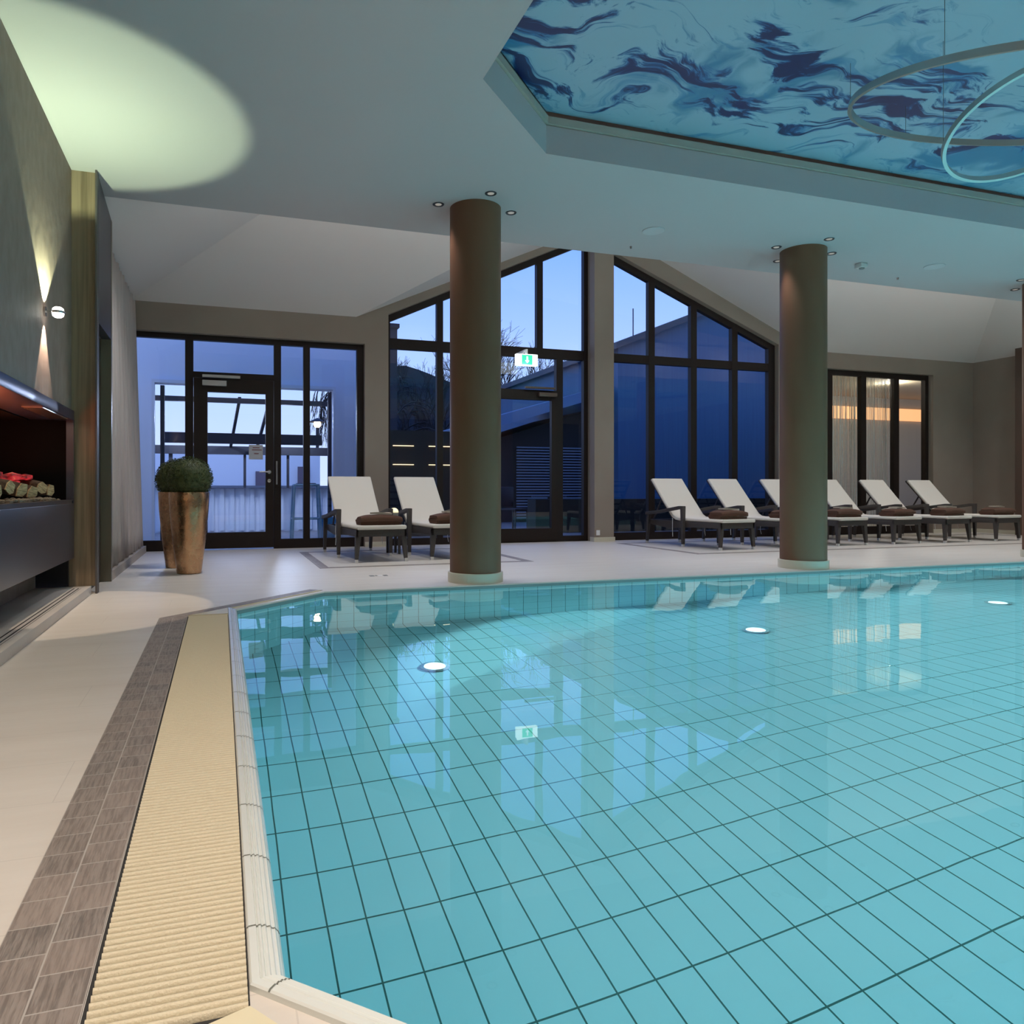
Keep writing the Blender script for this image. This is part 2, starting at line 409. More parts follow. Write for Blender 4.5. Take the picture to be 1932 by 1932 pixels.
for i in (7, 0, 1):
    p, q = base[i], base[(i+1) % 8]; Ls = (q-p).length; d = (q-p).normalized(); nn = Vector((d.y, -d.x))
    s0 = .0 if i in (7, 3) else 0.02
    cnt = int(Ls/.268)+1
    for kk in range(0, cnt+1):
        s = s0+kk*.268
        if s > Ls: break
        pts = [(p+d*(s)+nn*dd) for dd, zz in prof]
        for (a, za), (b_, zb) in zip([(pts[q_], prof[q_][1]) for q_ in range(1, NP-2)], [(pts[q_+1], prof[q_+1][1]) for q_ in range(1, NP-2)]):
            n3 = Vector((nn.x, nn.y, 0)); up = Vector((0, 0, 1))
            A = Vector((a.x, a.y, za)); B = Vector((b_.x, b_.y, zb)); t3 = (B-A); 
            if t3.length < 1e-6: continue
            o3 = t3.cross(Vector((d.x, d.y, 0))).normalized()*.0006
            if o3.z < 0 and abs(o3.z) > 1e-6: o3 = -o3
            if abs(o3.z) <= 1e-6: o3 = -n3*.0006
            dw = Vector((d.x, d.y, 0))*.0018
            jb.add([A-dw+o3, A+dw+o3, B+dw+o3, B-dw+o3], [(0, 1, 2, 3)])
jb.build('joints', jm, copo)
# gutter grating on the left side
gt = thing('gutter_grating', 'cream ribbed plastic overflow grating along left pool edge', 'grating', (-.0775, 3.0, 0))
def loc(mb, root): 
    L0 = root.location; mb.v = [(a-L0[0], b_-L0[1], c_-L0[2]) for a, b_, c_ in mb.v]; return mb
ch = MB().box(-.200, .043, .80, 4.905, .0006, .0022); loc(ch, gt).build('channel', DARKGAP, gt)
sl = MB(); pitch = .0182; y = 1.165
nsl = int((4.885-1.165)/pitch)
for k in range(nsl):
    yy = 1.165+k*pitch; r = .0058
    gap = .0016 if k % 28 == 0 else 0
    pr = [(yy+gap+r*math.cos(a), .0022+.0115*math.sin(a)) for a in [PI*q/7 for q in range(8)]]
    x0, x1 = -.192, .040
    vv = [(x0, p[0], p[1]) for p in pr]+[(x1, p[0], p[1]) for p in pr]
    sl.add(vv, [(q, q+1, 9+q, 8+q) for q in range(7)]+[tuple(range(8)), tuple(range(8, 16))])
slo = loc(sl, gt).build('ribs', mat('cream_plastic', (.68, .60, .42), .38, bump=.25, bscale=260), gt, smooth=True)
slo.data.set_sharp_from_angle(angle=math.radians(50))
loc(MB().prism([(-.196, 4.90), (.042, 4.90), (.042, 5.138)], .0006, .0115), gt).build('corner_plate', CREAM, gt)
loc(MB().prism([(-.196, .8), (.3, .8), (.042, 1.158), (-.04, 1.130), (-.196, 1.10)], .0006, .0125), gt).build('corner_plate', CREAM, gt)
pl = MB().prism([(.042, 5.138), (-.196, 4.90), (-.17, 4.926), (.735, 5.845), (.75, 5.845)], .0004, .008)
o = pl.build('trim_2', CREAM); struct(o, 'thin cream edge strip along the pool corner')
# border strips with uv
def strip(name, quads, m, zt, label):
    me = bpy.data.meshes.new(name); vs = []; fs = []; uvs = []
    for (p, q, r_, s_, u0) in quads:
        o0 = len(vs); P = [Vector(a) for a in (p, q, r_, s_)]
        d = (P[1]-P[0]).normalized(); nn = Vector((-d.y, d.x))
        for a in P:
            vs.append((a.x, a.y, zt)); w_ = a-P[0]; uvs.append((w_.dot(d)+u0, w_.dot(nn)))
        fs.append((o0, o0+1, o0+2, o0+3))
    me.from_pydata(vs, [], fs); ul = me.uv_layers.new(name='UVMap')
    for l in me.loops: ul.data[l.index].uv = uvs[l.vertex_index]
    me.materials.append(m); o = bpy.data.objects.new(name, me); COL.objects.link(o)
    md = o.modifiers.new('Solidify', 'SOLIDIFY'); md.thickness = zt; md.offset = -1
    return struct(o, label)
strip('trim_3', [((-.202, -1.0), (-.202, 4.90), (-.367, 4.905), (-.367, -1.0), 0),
                 ((-.202, 4.90), (.770, 5.872), (.68, 5.952), (-.367, 4.905), 6.0)][:2], MATS['border_tile'], .003, 'grey-brown wood-look border tiles along the gutter')
def frame_inlay(name, x0, x1, y0, y1, w, label, skip=()):
    q = []
    if 'l' not in skip: q.append(((x0+w, y0), (x0+w, y1), (x0, y1), (x0, y0), 0))
    q.append(((x0+w, y0), (x1-w, y0), (x1-w, y0+w), (x0+w, y0+w), 2))
    if 'r' not in skip: q.append(((x1, y0), (x1, y1), (x1-w, y1), (x1-w, y0), 4))
    q.append(((x0+w, y1-w), (x1-w, y1-w), (x1-w, y1), (x0+w, y1), 9))
    strip(name, q, MATS['border_tile'], .0015, label)
frame_inlay('trim_4', .96, 3.34, 7.52, 9.6, .10, 'dark inlaid floor frame under the left loungers')
frame_inlay('trim_5', 5.66, 13.3, 7.72, 9.7, .10, 'dark inlaid floor frame under the right loungers')
# pool bottom lamps
lamp = thing('pool_floor_lamp', 'round lit lamp on pool bottom near left column reflection', 'pool lamp', (1.34, 4.62, DEPTH), group='round lamps on the pool bottom')
MB().lathe([(.10, 0), (.10, .012), (.075, .02), (.075, .012)], 28).build('ring', STEEL, lamp, smooth='auto')
MB().disc((0, 0, .0125), .072, 24, .004).build('lens', mat('lamp_lens_cyan', (.5, .9, 1), .3, emit=(.6, .97, 1.0), estr=3), lamp)
labs = ['round lit lamp on pool bottom in front of the left column', 'round lit lamp on pool bottom left of the middle column', 'round lit lamp on pool bottom right of the middle column', 'round lit lamp on pool bottom towards the far right end']
lamp['label'] = labs[0]
for k, (x, yy) in enumerate([(3.93, 4.64), (6.62, 4.70), (9.3, 4.72)]):
    c = copy_tree(lamp); c.location = (x, yy, DEPTH); c['label'] = labs[k+1]
for x, yy in [(1.34, 4.62), (3.93, 4.64), (6.62, 4.70), (9.3, 4.72)]:
    point('pool_floor_lamp_light', (x, yy, DEPTH+.12), 8, CYAN, .08, mis=False)

# ================================================================= shell
def wbox(name, *a, m=TAUPE, label=None): return struct(MB().box(*a).build(name, m), label)
# back wall pieces as one mesh
def roof(x): return 3.24+(.45*(x-1.807) if x < 5.69 else .423*(9.81-x)) if 1.807 < x < 9.81 else 3.24
def wc(x): return 3.33+.46*(x-2.304)
def wr(x): return 4.54-.3955*(x-6.0)
Y0, Y1 = 10.20, 10.42
bw = MB()
def P(pts): bw.prism(pts, Y0, Y1, 'y')
P([(XL-.3, 2.87), (1.93, 2.87), (1.93, roof(1.93)), (1.807, 3.24), (XL-.3, 3.24)])
P([(1.93, 0), (2.27, 0), (2.27, roof(2.27)+.02), (1.93, roof(1.93))])
P([(2.27, wc(2.27)), (5.5, wc(5.5)), (5.5, roof(5.5)+.02), (2.27, roof(2.27)+.02)])
P([(5.84, wr(5.84)), (9.12, wr(9.12)), (9.12, roof(9.12)+.02), (5.84, roof(5.69)+.02)])
P([(9.12, 0), (9.95, 0), (9.95, 3.26), (9.81, 3.26), (9.12, roof(9.12)+.02)])
P([(9.95, 2.96), (12.68, 2.96), (12.68, 3.26), (9.95, 3.26)])
P([(12.68, 0), (XR+.2, 0), (XR+.2, 3.26), (12.68, 3.26)])
struct(bw.build('wall_back', TAUPE), 'taupe gable wall with tall dark-framed windows')
struct(MB().box(5.50, 5.84, 10.08, 10.44, 0, 5.0).build('wall_back_pier', TAUPE), 'taupe pier between the two gable windows')
bb = MB().box(5.485, 5.855, 10.065, 10.2, 0, .07).box(1.93, 2.27, 10.185, 10.2, 0, .07).box(9.12, 9.95, 10.185, 10.2, 0, .07).box(12.68, XR, 10.185, 10.2, 0, .07)
struct(bb.build('baseboard_back', PLINTH), 'low tiled skirting under the gable wall')
wbox('wall_right', XR, XR+.2, YB, 10.42, 0, 5.2, label='taupe right end wall')
wbox('wall_right_pier', 13.5, XR, 8.9, 9.28, 0, 3.6, m=mat('dark_brown_panel', (.10, .06, .045), .5), label='dark brown pier on the right wall')
struct(MB().box(XR-.02, XR, YB, 10.2, 0, .07).build('baseboard_right', PLINTH))
wbox('wall_rear', XL-.3, XR+.2, YB-.2, YB, 0, 3.4, m=mat('rear_wall_dark', (.09, .075, .065), .8), label='rear wall behind the pool')
# roof vault
bm = bmesh.new()
vq = [bm.verts.new(p) for p in ((XL-.2, 6.76, 0), (XR+.2, 6.76, 0), (XR+.2, 10.42, 0), (XL-.2, 10.42, 0))]; bm.faces.new(vq)
S = .48
def main(x, y): return 3.24+S*min(max(0, 10.2-y), max(0, x+1.1), max(0, XR-x))
def dorm(x): return 3.24+min(.45*(x-1.807), .423*(9.81-x))
def cut(co, no): bmesh.ops.bisect_plane(bm, geom=bm.verts[:]+bm.edges[:]+bm.faces[:], plane_co=co, plane_no=no, dist=1e-6)
cut((5.69, 0, 0), (1, 0, 0)); cut((XL, 10.2, 0), (1, 1, 0)); cut((XR, 10.2, 0), (-1, 1, 0))
cut((1.807, 10.2, 0), (.45, S, 0)); cut((9.81, 10.2, 0), (-.423, S, 0)); cut((0, 10.2, 0), (0, 1, 0)); cut((XL, 0, 0), (1, 0, 0)); cut((XR, 0, 0), (1, 0, 0))
for v_ in bm.verts: v_.co.z = max(main(v_.co.x, v_.co.y), dorm(v_.co.x))
for f in bm.faces:
    f.normal_update()
    if f.normal.z > 0: f.normal_flip()
me = bpy.data.meshes.new('ceiling_vault'); bm.to_mesh(me); bm.free(); me.materials.append(VAULT)
o = bpy.data.objects.new('ceiling_vault', me); COL.objects.link(o)
md = o.modifiers.new('Solidify', 'SOLIDIFY'); md.thickness = .1; md.offset = -1
struct(o, 'warm white sloping vault over the loungers')
# flat ceiling with the recess
CE = 3.28
rec = [(1.50, 2.22), (2.27, 1.45), (12.2, 1.45), (12.97, 2.22), (12.97, 4.13), (12.2, 4.90), (2.275, 4.90), (1.50, 4.13)]
def offpoly(poly, d):
    n_ = len(poly); out = []
    for i in range(n_):
        p0, p1, p2 = (Vector(poly[(i+k_) % n_]) for k_ in (-1, 0, 1))
        a = (p1-p0).normalized(); b_ = (p2-p1).normalized(); n1 = Vector((a.y, -a.x)); n2 = Vector((b_.y, -b_.x))
        out.append(p1+(n1+n2)*(d/(1+n1.dot(n2))))
    return out
cf = holed('ceiling', [(XL-.3, YB-.2), (XR+.2, YB-.2), (XR+.2, 6.78), (XL-.3, 6.78)], offpoly(rec, .02), CE+.12, CEILM, .12)
struct(cf, 'flat pale ceiling with octagonal recess')
fa = MB()
def sweep(mb, poly, pts, close=False):
    n_ = len(poly)
    def off(d):
        out = []
        for i in range(n_):
            p0, p1, p2 = (Vector(poly[(i+k_) % n_]) for k_ in (-1, 0, 1))
            a = (p1-p0).normalized(); b_ = (p2-p1).normalized(); n1 = Vector((a.y, -a.x)); n2 = Vector((b_.y, -b_.x))
            out.append(p1+(n1+n2)*(d/(1+n1.dot(n2))))
        return out
    R = [[(p.x, p.y, z) for p in off(d)] for d, z in pts]; m_ = len(pts); fs = []
    for a in range(m_ if close else m_-1):
        b2 = (a+1) % m_
        for i in range(n_): fs.append((a*n_+i, a*n_+(i+1) % n_, b2*n_+(i+1) % n_, b2*n_+i))
    return mb.add([p for r in R for p in r], fs)
sweep(fa, rec, [(0, CE-.0005), (0, CE+.21), (.021, CE+.21), (.021, CE-.0005)], True)
struct(fa.build('ceiling_recess_side', CEILM), 'vertical sides of the ceiling recess')
tr = MB(); sweep(tr, rec, [(.0, CE+.215), (-.02, CE+.215), (-.02, CE+.27), (.06, CE+.27), (.06, CE+.215)], True)
struct(tr.build('trim_6', mat('shadow_gap_trim', (.42, .40, .34), .5)), 'narrow beige trim around the printed ceiling')
ink = MB(); e_ = [(Vector(p)) for p in rec]
cx_, cy_ = 7.2, 3.175
ink.prism([(p.x, p.y) for p in e_], CE+.31, CE+.33)
struct(ink.build('ceiling_print', MATS['ink_print']), 'stretched ceiling print with swirling blue ink')
struct(MB().box(XL-.3, XR+.2, 6.66, 6.76, CE+.125, 5.6).build('ceiling_upstand', CEILM))
struct(MB().box(XL-.3, XR+.2, YB-.2, 6.78, 3.95, 4.05).build('ceiling_slab', CEILM))
sd = MB(); sweep(sd, rec, [(.09, CE+.13), (.09, 3.95), (.12, 3.95), (.12, CE+.13)], True)
struct(sd.build('ceiling_recess_frame', CEILM))

# ================================================================= left wall
PLAS = mat('brushed_plaster', (.30, .215, .175), .6, noise_=(.25, .175, .14), bump=.5, bscale=9, stretch=(1, 1.3, .8))
FY0, FY1, FZ0, FZ1 = 2.2, 6.24, .28, 1.41
wl = MB().box(XL-.3, XL, YB, 6.30, FZ1-.02, 3.95).box(XL-.3, XL, YB, 1.9, 0, FZ0+.02).box(XL-.3, XL-.24, 1.9, 6.30, 0, FZ0+.02)
wl.box(XL-.3, XL, YB, FY0+.02, FZ0+.02, FZ1-.02)
struct(wl.build('wall_left', PLAS), 'brown brushed plaster wall above the fireplace')
struct(MB().box(XL-.3, XL-.02, 7.15, 10.42, 0, 3.26).build('wall_left_far', mat('pale_wall', (.42, .40, .38), .8)))
PAN = mat('bronze_wood_panel', (.30, .225, .145), .40, noise_=(.17, .125, .075), bscale=9, stretch=(3.5, 3.5, .12))
struct(MB().box(XL-.02, -.925, 6.30, 6.42, .055, CE).build('wall_left_pilaster', PAN), 'vertical bronze wood-veneer pilaster')
struct(MB().box(-.925, -.912, 6.24, 6.34, 0, CE).build('trim_7', mat('pilaster_edge', (.10, .09, .09), .5, metal=.3)))
# passage beside the pilaster
pt = MB().prism([(6.34, 2.12), (7.05, 2.12), (7.05, 3.17), (6.34, 3.27)], -.99, -.915, 'x')
struct(pt.build('wall_left_lintel', mat('dark_door_metal', (.055, .05, .06), .35, metal=.3)), 'dark panel above the passage door')
dr = MB().box(-1.04, -1.0, 6.42, 7.02, .0, 2.12).build('door_1', mat('black_brown_door', (.02, .014, .01), .45)); struct(dr, 'black-brown passage door in the left wall')
struct(MB().box(-1.0, -.912, 7.02, 7.07, 0, 3.165).build('trim_8', mat('jamb_edge', (.22, .19, .14), .35, metal=.4)))
struct(MB().box(XL-.32, XL-.018, 6.27, 6.425, 0, FZ0+.05).box(XL-.32, XL-.018, 6.3, 6.425, 0, 3.3).build('wall_left_recess', mat('recess_black', (.01, .009, .009), .8)))
struct(MB().box(XL-.3, -1.04, 6.42, 7.15, 0, 3.3).build('wall_left_niche', mat('niche_dark', (.03, .025, .02), .7)))
# stone ledge and curtain
struct(MB().prism([(7.08, .0), (10.18, .0), (10.18, .085), (7.08, .085)], XL, -.915, 'x').build('baseboard_left', mat('ledge_stone', (.42, .36, .30), .5)), 'low stone ledge under the left curtain')
cu = MB(); NU, NZ = 150, 14; vs = []
for j in range(NZ+1):
    t = j/NZ; z = .09+t*3.10
    for i in range(NU+1):
        s = i/NU; yy = 7.10+s*3.02
        fold = math.sin(s*2*PI*19+.6*math.sin(s*11))*(.012+.018*(1-t))+math.sin(s*2*PI*7.3)*.008
        vs.append((-1.045+.075*(1-t)+fold, yy, z))
cu.add(vs, [(j*(NU+1)+i, j*(NU+1)+i+1, (j+1)*(NU+1)+i+1, (j+1)*(NU+1)+i) for j in range(NZ) for i in range(NU)])
o = cu.build('window_curtain', mat('curtain_cloth', (.52, .46, .43), .9, noise_=(.44, .39, .36), bscale=8, stretch=(4, 4, .2)), smooth=True)
md = o.modifiers.new('Solidify', 'SOLIDIFY'); md.thickness = .003
tag(o, 'long pale beige pleated curtain along left wall', 'curtain')
# hearth slab with rail slots
he = thing('hearth_step', 'low pale stone hearth step with dark slots under fireplace', 'hearth', (-1.02, 4.2, 0))
mb = MB().box(XL-.235, -.95, 1.91, 6.235, 0, .062); loc(mb, he).build('slab', mat('hearth_stone', (.66, .61, .56), .4, noise_=(.60, .55, .5), bscale=3), he, bevel=.003)
mb = MB().box(-1.05, -1.043, 1.95, 6.1, .0623, .064).box(-1.02, -1.013, 1.95, 6.1, .0623, .064).box(-1.0, -.998, 1.95, 6.1, .0623, .0632)
loc(mb, he).build('slots', DARKGAP, he)

# ================================================================= fireplace
fp = thing('fireplace', 'long dark metal electric fireplace built into left wall', 'fireplace', (-1.07, 4.2, FZ0))
FX = -1.07
mb = MB().box(XL-.28, FX, FY0, FY1, FZ0, .70)
loc(mb, fp).build('lower_panel', DMETAL, fp, bevel=.004)
mb = MB().box(XL-.28, FX, FY0, FY1, 1.335, FZ1)
loc(mb, fp).build('hood', mat('blue_black_metal', (.05, .055, .10), .30, metal=.4), fp, bevel=.004)
loc(MB().box(XL-.02, FX, FY1-.03, FY1, .70, 1.335), fp).build('side_panel', DMETAL, fp)
loc(MB().box(XL-.02, FX, FY0, FY0+.03, .70, 1.335), fp).build('side_panel', DMETAL, fp)
mb = MB().box(XL-.62, XL-.60, FY0, FY1, .68, 1.36).box(XL-.62, XL-.02, FY1-.012, FY1-.002, .705, 1.334).box(XL-.62, XL-.02, FY0+.002, FY0+.012, .705, 1.334).box(XL-.62, XL-.27, FY0, FY1, 1.325, 1.37).box(XL-.62, XL-.28, FY0, FY1, .68, .70)
loc(mb, fp).build('firebox', mat('firebox_black', (.006, .005, .005), .7, spec=.05), fp)
mb = MB().box(XL-.20, FX-.005, FY0+.03, FY1-.06, .70, .722).box(XL-.05, FX-.003, FY0+.03, FY1-.03, .722, .727)
loc(mb, fp).build('sill', mat('sill_metal', (.12, .11, .13), .3, metal=.6), fp)
mb = MB().box(XL-.10, FX-.01, 5.25, 6.05, 1.326, 1.333); loc(mb, fp).build('vent_slot', STEEL, fp)
LOGE = mat('log_end', (.72, .50, .26), .8, noise_=(.34, .20, .09), bscale=30, stretch=(1, .6, 5))
LOGB = mat('log_bark', (.045, .03, .02), .9, noise_=(.08, .05, .03), bscale=50, bump=.8)
EMB = mat('glowing_ember', (.10, .01, .01), .6, bump=.5, bscale=30)
n = EMB.node_tree; L = n.links; b = n.nodes['Principled BSDF']
v, *_ = coords(n); f1, _ = noisetex(n, v, 16, 5, (1, .6, 1.5))
c = mixc(n, ramp0(n, f1, .40, .56), (.05, .0, .0), (.75, .03, .04)); c = mixc(n, ramp0(n, f1, .60, .68), c, (1.0, .35, .16))
L.new(c, b.inputs['Emission Color']); b.inputs['Emission Strength'].default_value = .62
rr = random.Random(3)
for k in range(14):
    yy = 6.02-k*.27; zz = .800+.018*math.sin(k*2.1)
    lg = thing('fire_log', 'split log with pale sawn end in the fireplace, '+('rightmost, beside the pilaster', 'second from the pilaster end', 'third from the pilaster end', 'fourth from the pilaster end', 'fifth from the pilaster end', 'sixth from the pilaster end', 'seventh from the pilaster end', 'eighth from the pilaster end', 'ninth from the pilaster end', 'tenth from the pilaster end', 'eleventh from the pilaster end', 'twelfth from the pilaster end', 'thirteenth from the pilaster end', 'fourteenth from the pilaster end')[k], 'log', (XL-.085, yy, zz), rr.uniform(-.35, .35), 'logs in the fireplace')
    lg.rotation_euler = (rr.uniform(-.35, .35), rr.uniform(-.1, .25), rr.uniform(-.6, .1))
    a = rr.uniform(.040, .052)
    sec = [(-a*1.3, -a*.7), (a*.3, -a*.95), (a*1.3, -a*.4), (a*1.1, a*.7), (-a*.5, a*.95), (-a*1.25, a*.3)]
    MB().prism(sec, -.24, -.004, 'x').build('bark', LOGB, lg, bevel=.006)
    MB().prism([(p_*.96, q_*.96) for p_, q_ in sec], -.006, .0, 'x').build('sawn_end', LOGE, lg)
em = MB()
for k in range(60):
    yy = rr.uniform(FY0+.1, FY1-.22); xx = XL-.16-rr.random()*.12; s_ = rr.uniform(.03, .07)
    em.ball((xx, yy, .85+rr.random()*.05), s_, 6, (.8, rr.uniform(1., 2.2), rr.uniform(.25, .5)))
tag(em.build('ember_bed', EMB), 'red glowing embers behind the logs', 'embers', kind='stuff')
ash = MB()
for k in range(420):
    yy = rr.uniform(FY0+.06, FY1-.20); xx = XL-.02-rr.random()*.14; s_ = rr.uniform(.012, .026)
    ash.ball((xx, yy, .728+rr.random()*.012), s_, 6, (1, rr.uniform(.7, 1.8), rr.uniform(.4, .8)))
tag(ash.build('wood_chip_bed', mat('ash_chips', (.30, .25, .19), .9, noise_=(.10, .08, .06), bscale=40)), 'grey bark chips and ash spread below the logs', 'wood chips', kind='stuff')
area('fireplace_glow', (XL-.3, 4.2, .90), .25, 14.0, (1.0, .22, .08), rot=(PI, 0, 0), sy=3.6)
area('fireplace_downlight', (XL-.05, 4.2, 1.325), .05, 5.0, (1.0, .82, .55), rot=(0, 0, 0), sy=3.6)

# ================================================================= wall lamp
WLY, WLZ = 5.38, 1.97
wlp = thing('wall_lamp', 'round chrome wall lamp throwing light up and down', 'wall lamp', (XL, WLY, WLZ))
MB().lathe([(.032, 0), (.032, .012)], 24).build('wall_plate', STEEL, wlp, smooth='auto').rotation_euler = (0, PI/2, 0)
MB().tube([(.01, 0, 0), (.045, 0, 0)], .008, 12).build('arm', STEEL, wlp)
MB().lathe([(.040, -.008), (.043, -.004), (.043, .004), (.040, .008)], 32, (.082, 0, 0)).build('ring', mat('chrome', (.7, .7, .7), .12, metal=1), wlp, smooth='auto')
gm = mat('lamp_lens_white', (.9, .9, .85), .2, emit=(1, .96, .85), estr=6)
MB().lathe([(.036, .009), (.033, .024), (.020, .034), (.0, .038)], 24, (.082, 0, 0)).build('upper_lens', gm, wlp, smooth=True)
MB().lathe([(.036, -.009), (.033, -.024), (.020, -.034), (.0, -.038)], 24, (.082, 0, 0)).build('lower_lens', gm, wlp, smooth=True)
spot('wall_lamp_up', (XL+.040, WLY, WLZ+.03), (XL+.040, WLY, 4), 118, (.80, 1.0, .64), 92, .16, .006)
spot('wall_lamp_down', (XL+.035, WLY, WLZ-.03), (XL+.035, WLY, 0), 60, (1.0, .80, .62), 56, .10, .006)
point('wall_lamp_side', (XL+.07, WLY-.02, WLZ-.02), .5, (1, .95, .85), .02)

# ================================================================= columns
CX = [2.13, 5.73, 9.33]; CY = 6.06
clab = ['round dark brown column rising from pool edge, leftmost', 'round dark brown column rising from pool edge, middle one', 'round dark brown column at the right edge of view']
for k, x in enumerate(CX):
    c = thing('pillar', clab[k], 'column', (x, CY, 0), group='round columns along the pool edge')
    MB().lathe([(.225, .08), (.225, CE)], 64).build('shaft', COLM, c, smooth='auto')
    MB().lathe([(.243, .0), (.243, .083), (.238, .087), (.224, .087)], 64, cap=False).build('base', PLINTH, c, smooth='auto')

# ================================================================= ceiling fittings
def downlight(x, y, label, first=[None]):
    if first[0] is None:
        d = thing('ceiling_spotlight', label, 'ceiling light', (x, y, CE), group='recessed spotlights around the columns')
        MB().lathe([(.030, -.0005), (.030, -.004), (.046, -.007), (.050, -.004), (.050, -.0005)], 28).build('rim', mat('spot_rim_grey', (.06, .065, .075), .35, metal=.5), d, smooth='auto')
        MB().disc((0, 0, -.0035), .028, 20, .002).build('bulb', mat('spot_bulb', (.3, .3, .3), .2, emit=(1, .9, .75), estr=.25), d)
        first[0] = d; return d
    d = copy_tree(first[0]); d.location = (x, y, CE); d['label'] = label; return d
DN = [(1.79, 6.06, 'left of the leftmost column'), (2.14, 5.70, 'in front of the leftmost column'), (2.46, 6.04, 'right of the leftmost column'), (2.13, 6.42, 'behind the leftmost column'),
      (5.38, 6.05, 'left of the middle column'), (5.70, 5.69, 'in front of the middle column'), (6.07, 6.03, 'right of the middle column'), (5.72, 6.41, 'behind the middle column'),
      (9.31, 6.40, 'behind the right edge column'), (8.96, 6.09, 'left of the right edge column')]
for x, y, l in DN:
    downlight(x, y, 'small round recessed ceiling spotlight '+l)
for x, y in [(1.79, 6.06), (2.46, 6.04), (2.13, 6.42), (5.38, 6.05), (6.07, 6.03), (5.72, 6.41), (9.31, 6.40), (8.96, 6.09)]:
    spot('column_downlight', (x, y, CE-.02), (x, y, 0), 34, (.95, .97, 1.0), 60, 1.0, .03)
sp = thing('ceiling_speaker', 'flat round white ceiling speaker between left and middle columns', 'speaker', (3.92, 6.03, CE), group='round ceiling speakers')
MB().lathe([(.105, -.0005), (.105, -.006), (.100, -.010), (.09, -.008), (0, -.006)], 36).build('grille', mat('speaker_grille', (.52, .53, .54), .6), sp, smooth='auto')
c = copy_tree(sp); c.location = (7.50, 6.02, CE); c['label'] = 'flat round white ceiling speaker right of the middle column'
sm = thing('motion_sensor', 'small white sensor hanging from ceiling right of middle column', 'sensor', (6.65, 6.20, CE))
MB().box(-.045, .045, -.045, .045, -.05, 0).build('housing', mat('sensor_white', (.6, .6, .58), .5), sm, bevel=.006)
MB().ball((0, -.01, -.055), .03, 14, (1, 1, .6)).build('lens', mat('sensor_lens', (.25, .25, .25), .3), sm, smooth=True)
spk = tag(MB().lathe([(.009, -.02), (.012, -.008), (.014, 0)], 14).build('sprinkler', STEEL), 'tiny sprinkler head in ceiling near pier', 'sprinkler', 'ceiling sprinklers'); spk.location = (3.96, 6.5, CE)
s2 = spk.copy(); COL.objects.link(s2); s2.location = (7.5, 6.48, CE); s2['label'] = 'tiny sprinkler head in ceiling behind the right speaker'
# ring pendants
RM = mat('satin_aluminium', (.52, .53, .50), .32, metal=.75)
def ring(name, c, N, r, w, h, label, hang):
    t = thing(name, label, 'pendant lamp', c, group='ring pendants under the printed ceiling')
    N = Vector(N).normalized(); q = Vector((0, 0, 1)).rotation_difference(N)
    mb = MB(); sweepv = []; n_ = 120
    pr = [(r-w/2, -h/2), (r+w/2, -h/2), (r+w/2, h/2), (r-w/2, h/2)]; vs = []
    for k in range(n_):
        a = 2*PI*k/n_
        for rr_, zz in pr: vs.append(q @ Vector((rr_*math.cos(a), rr_*math.sin(a), zz)))
    mb.add(vs, [(k*4+j, k*4+(j+1) % 4, ((k+1) % n_)*4+(j+1) % 4, ((k+1) % n_)*4+j) for k in range(n_) for j in range(4)])
    mb.build('ring', RM, t)
    for a in hang:
        p = q @ Vector((r*math.cos(a), r*math.sin(a), h/2)); zt = CE+.31-c[2]
        MB().tube([p, (p.x, p.y, zt)], .0016, 6).build('wire', mat('wire_grey', (.12, .12, .12), .5), t)
ring('ring_pendant', (4.65, 3.0, 3.10), (0, -.268, 1), 1.06, .022, .040, 'large tilted aluminium ring pendant under the printed ceiling', [.3, 1.5, 2.35, 3.3, 4.1, 5.3])
ring('ring_pendant', (4.6, 3.06, 3.0), (.08, .378, 1), .457, .020, .036, 'smaller steeply tilted aluminium ring pendant hung inside the large ring', [.5, 2.4, 3.9, 5.6])

# ================================================================= windows
def bars(mb, lst, y0=10.30, y1=10.38):
    for i, a in enumerate(lst): mb.box(a[0], a[1], y0-.0007*i, y1+.0007*i, a[2], a[3])
    return mb
def pane(parent, pts, y=10.345, m=None, name='pane'):
    mb = MB().add([(p[0], y, p[1]) for p in pts], [tuple(range(len(pts)))])
    return mb.build(name, m or GL, parent)
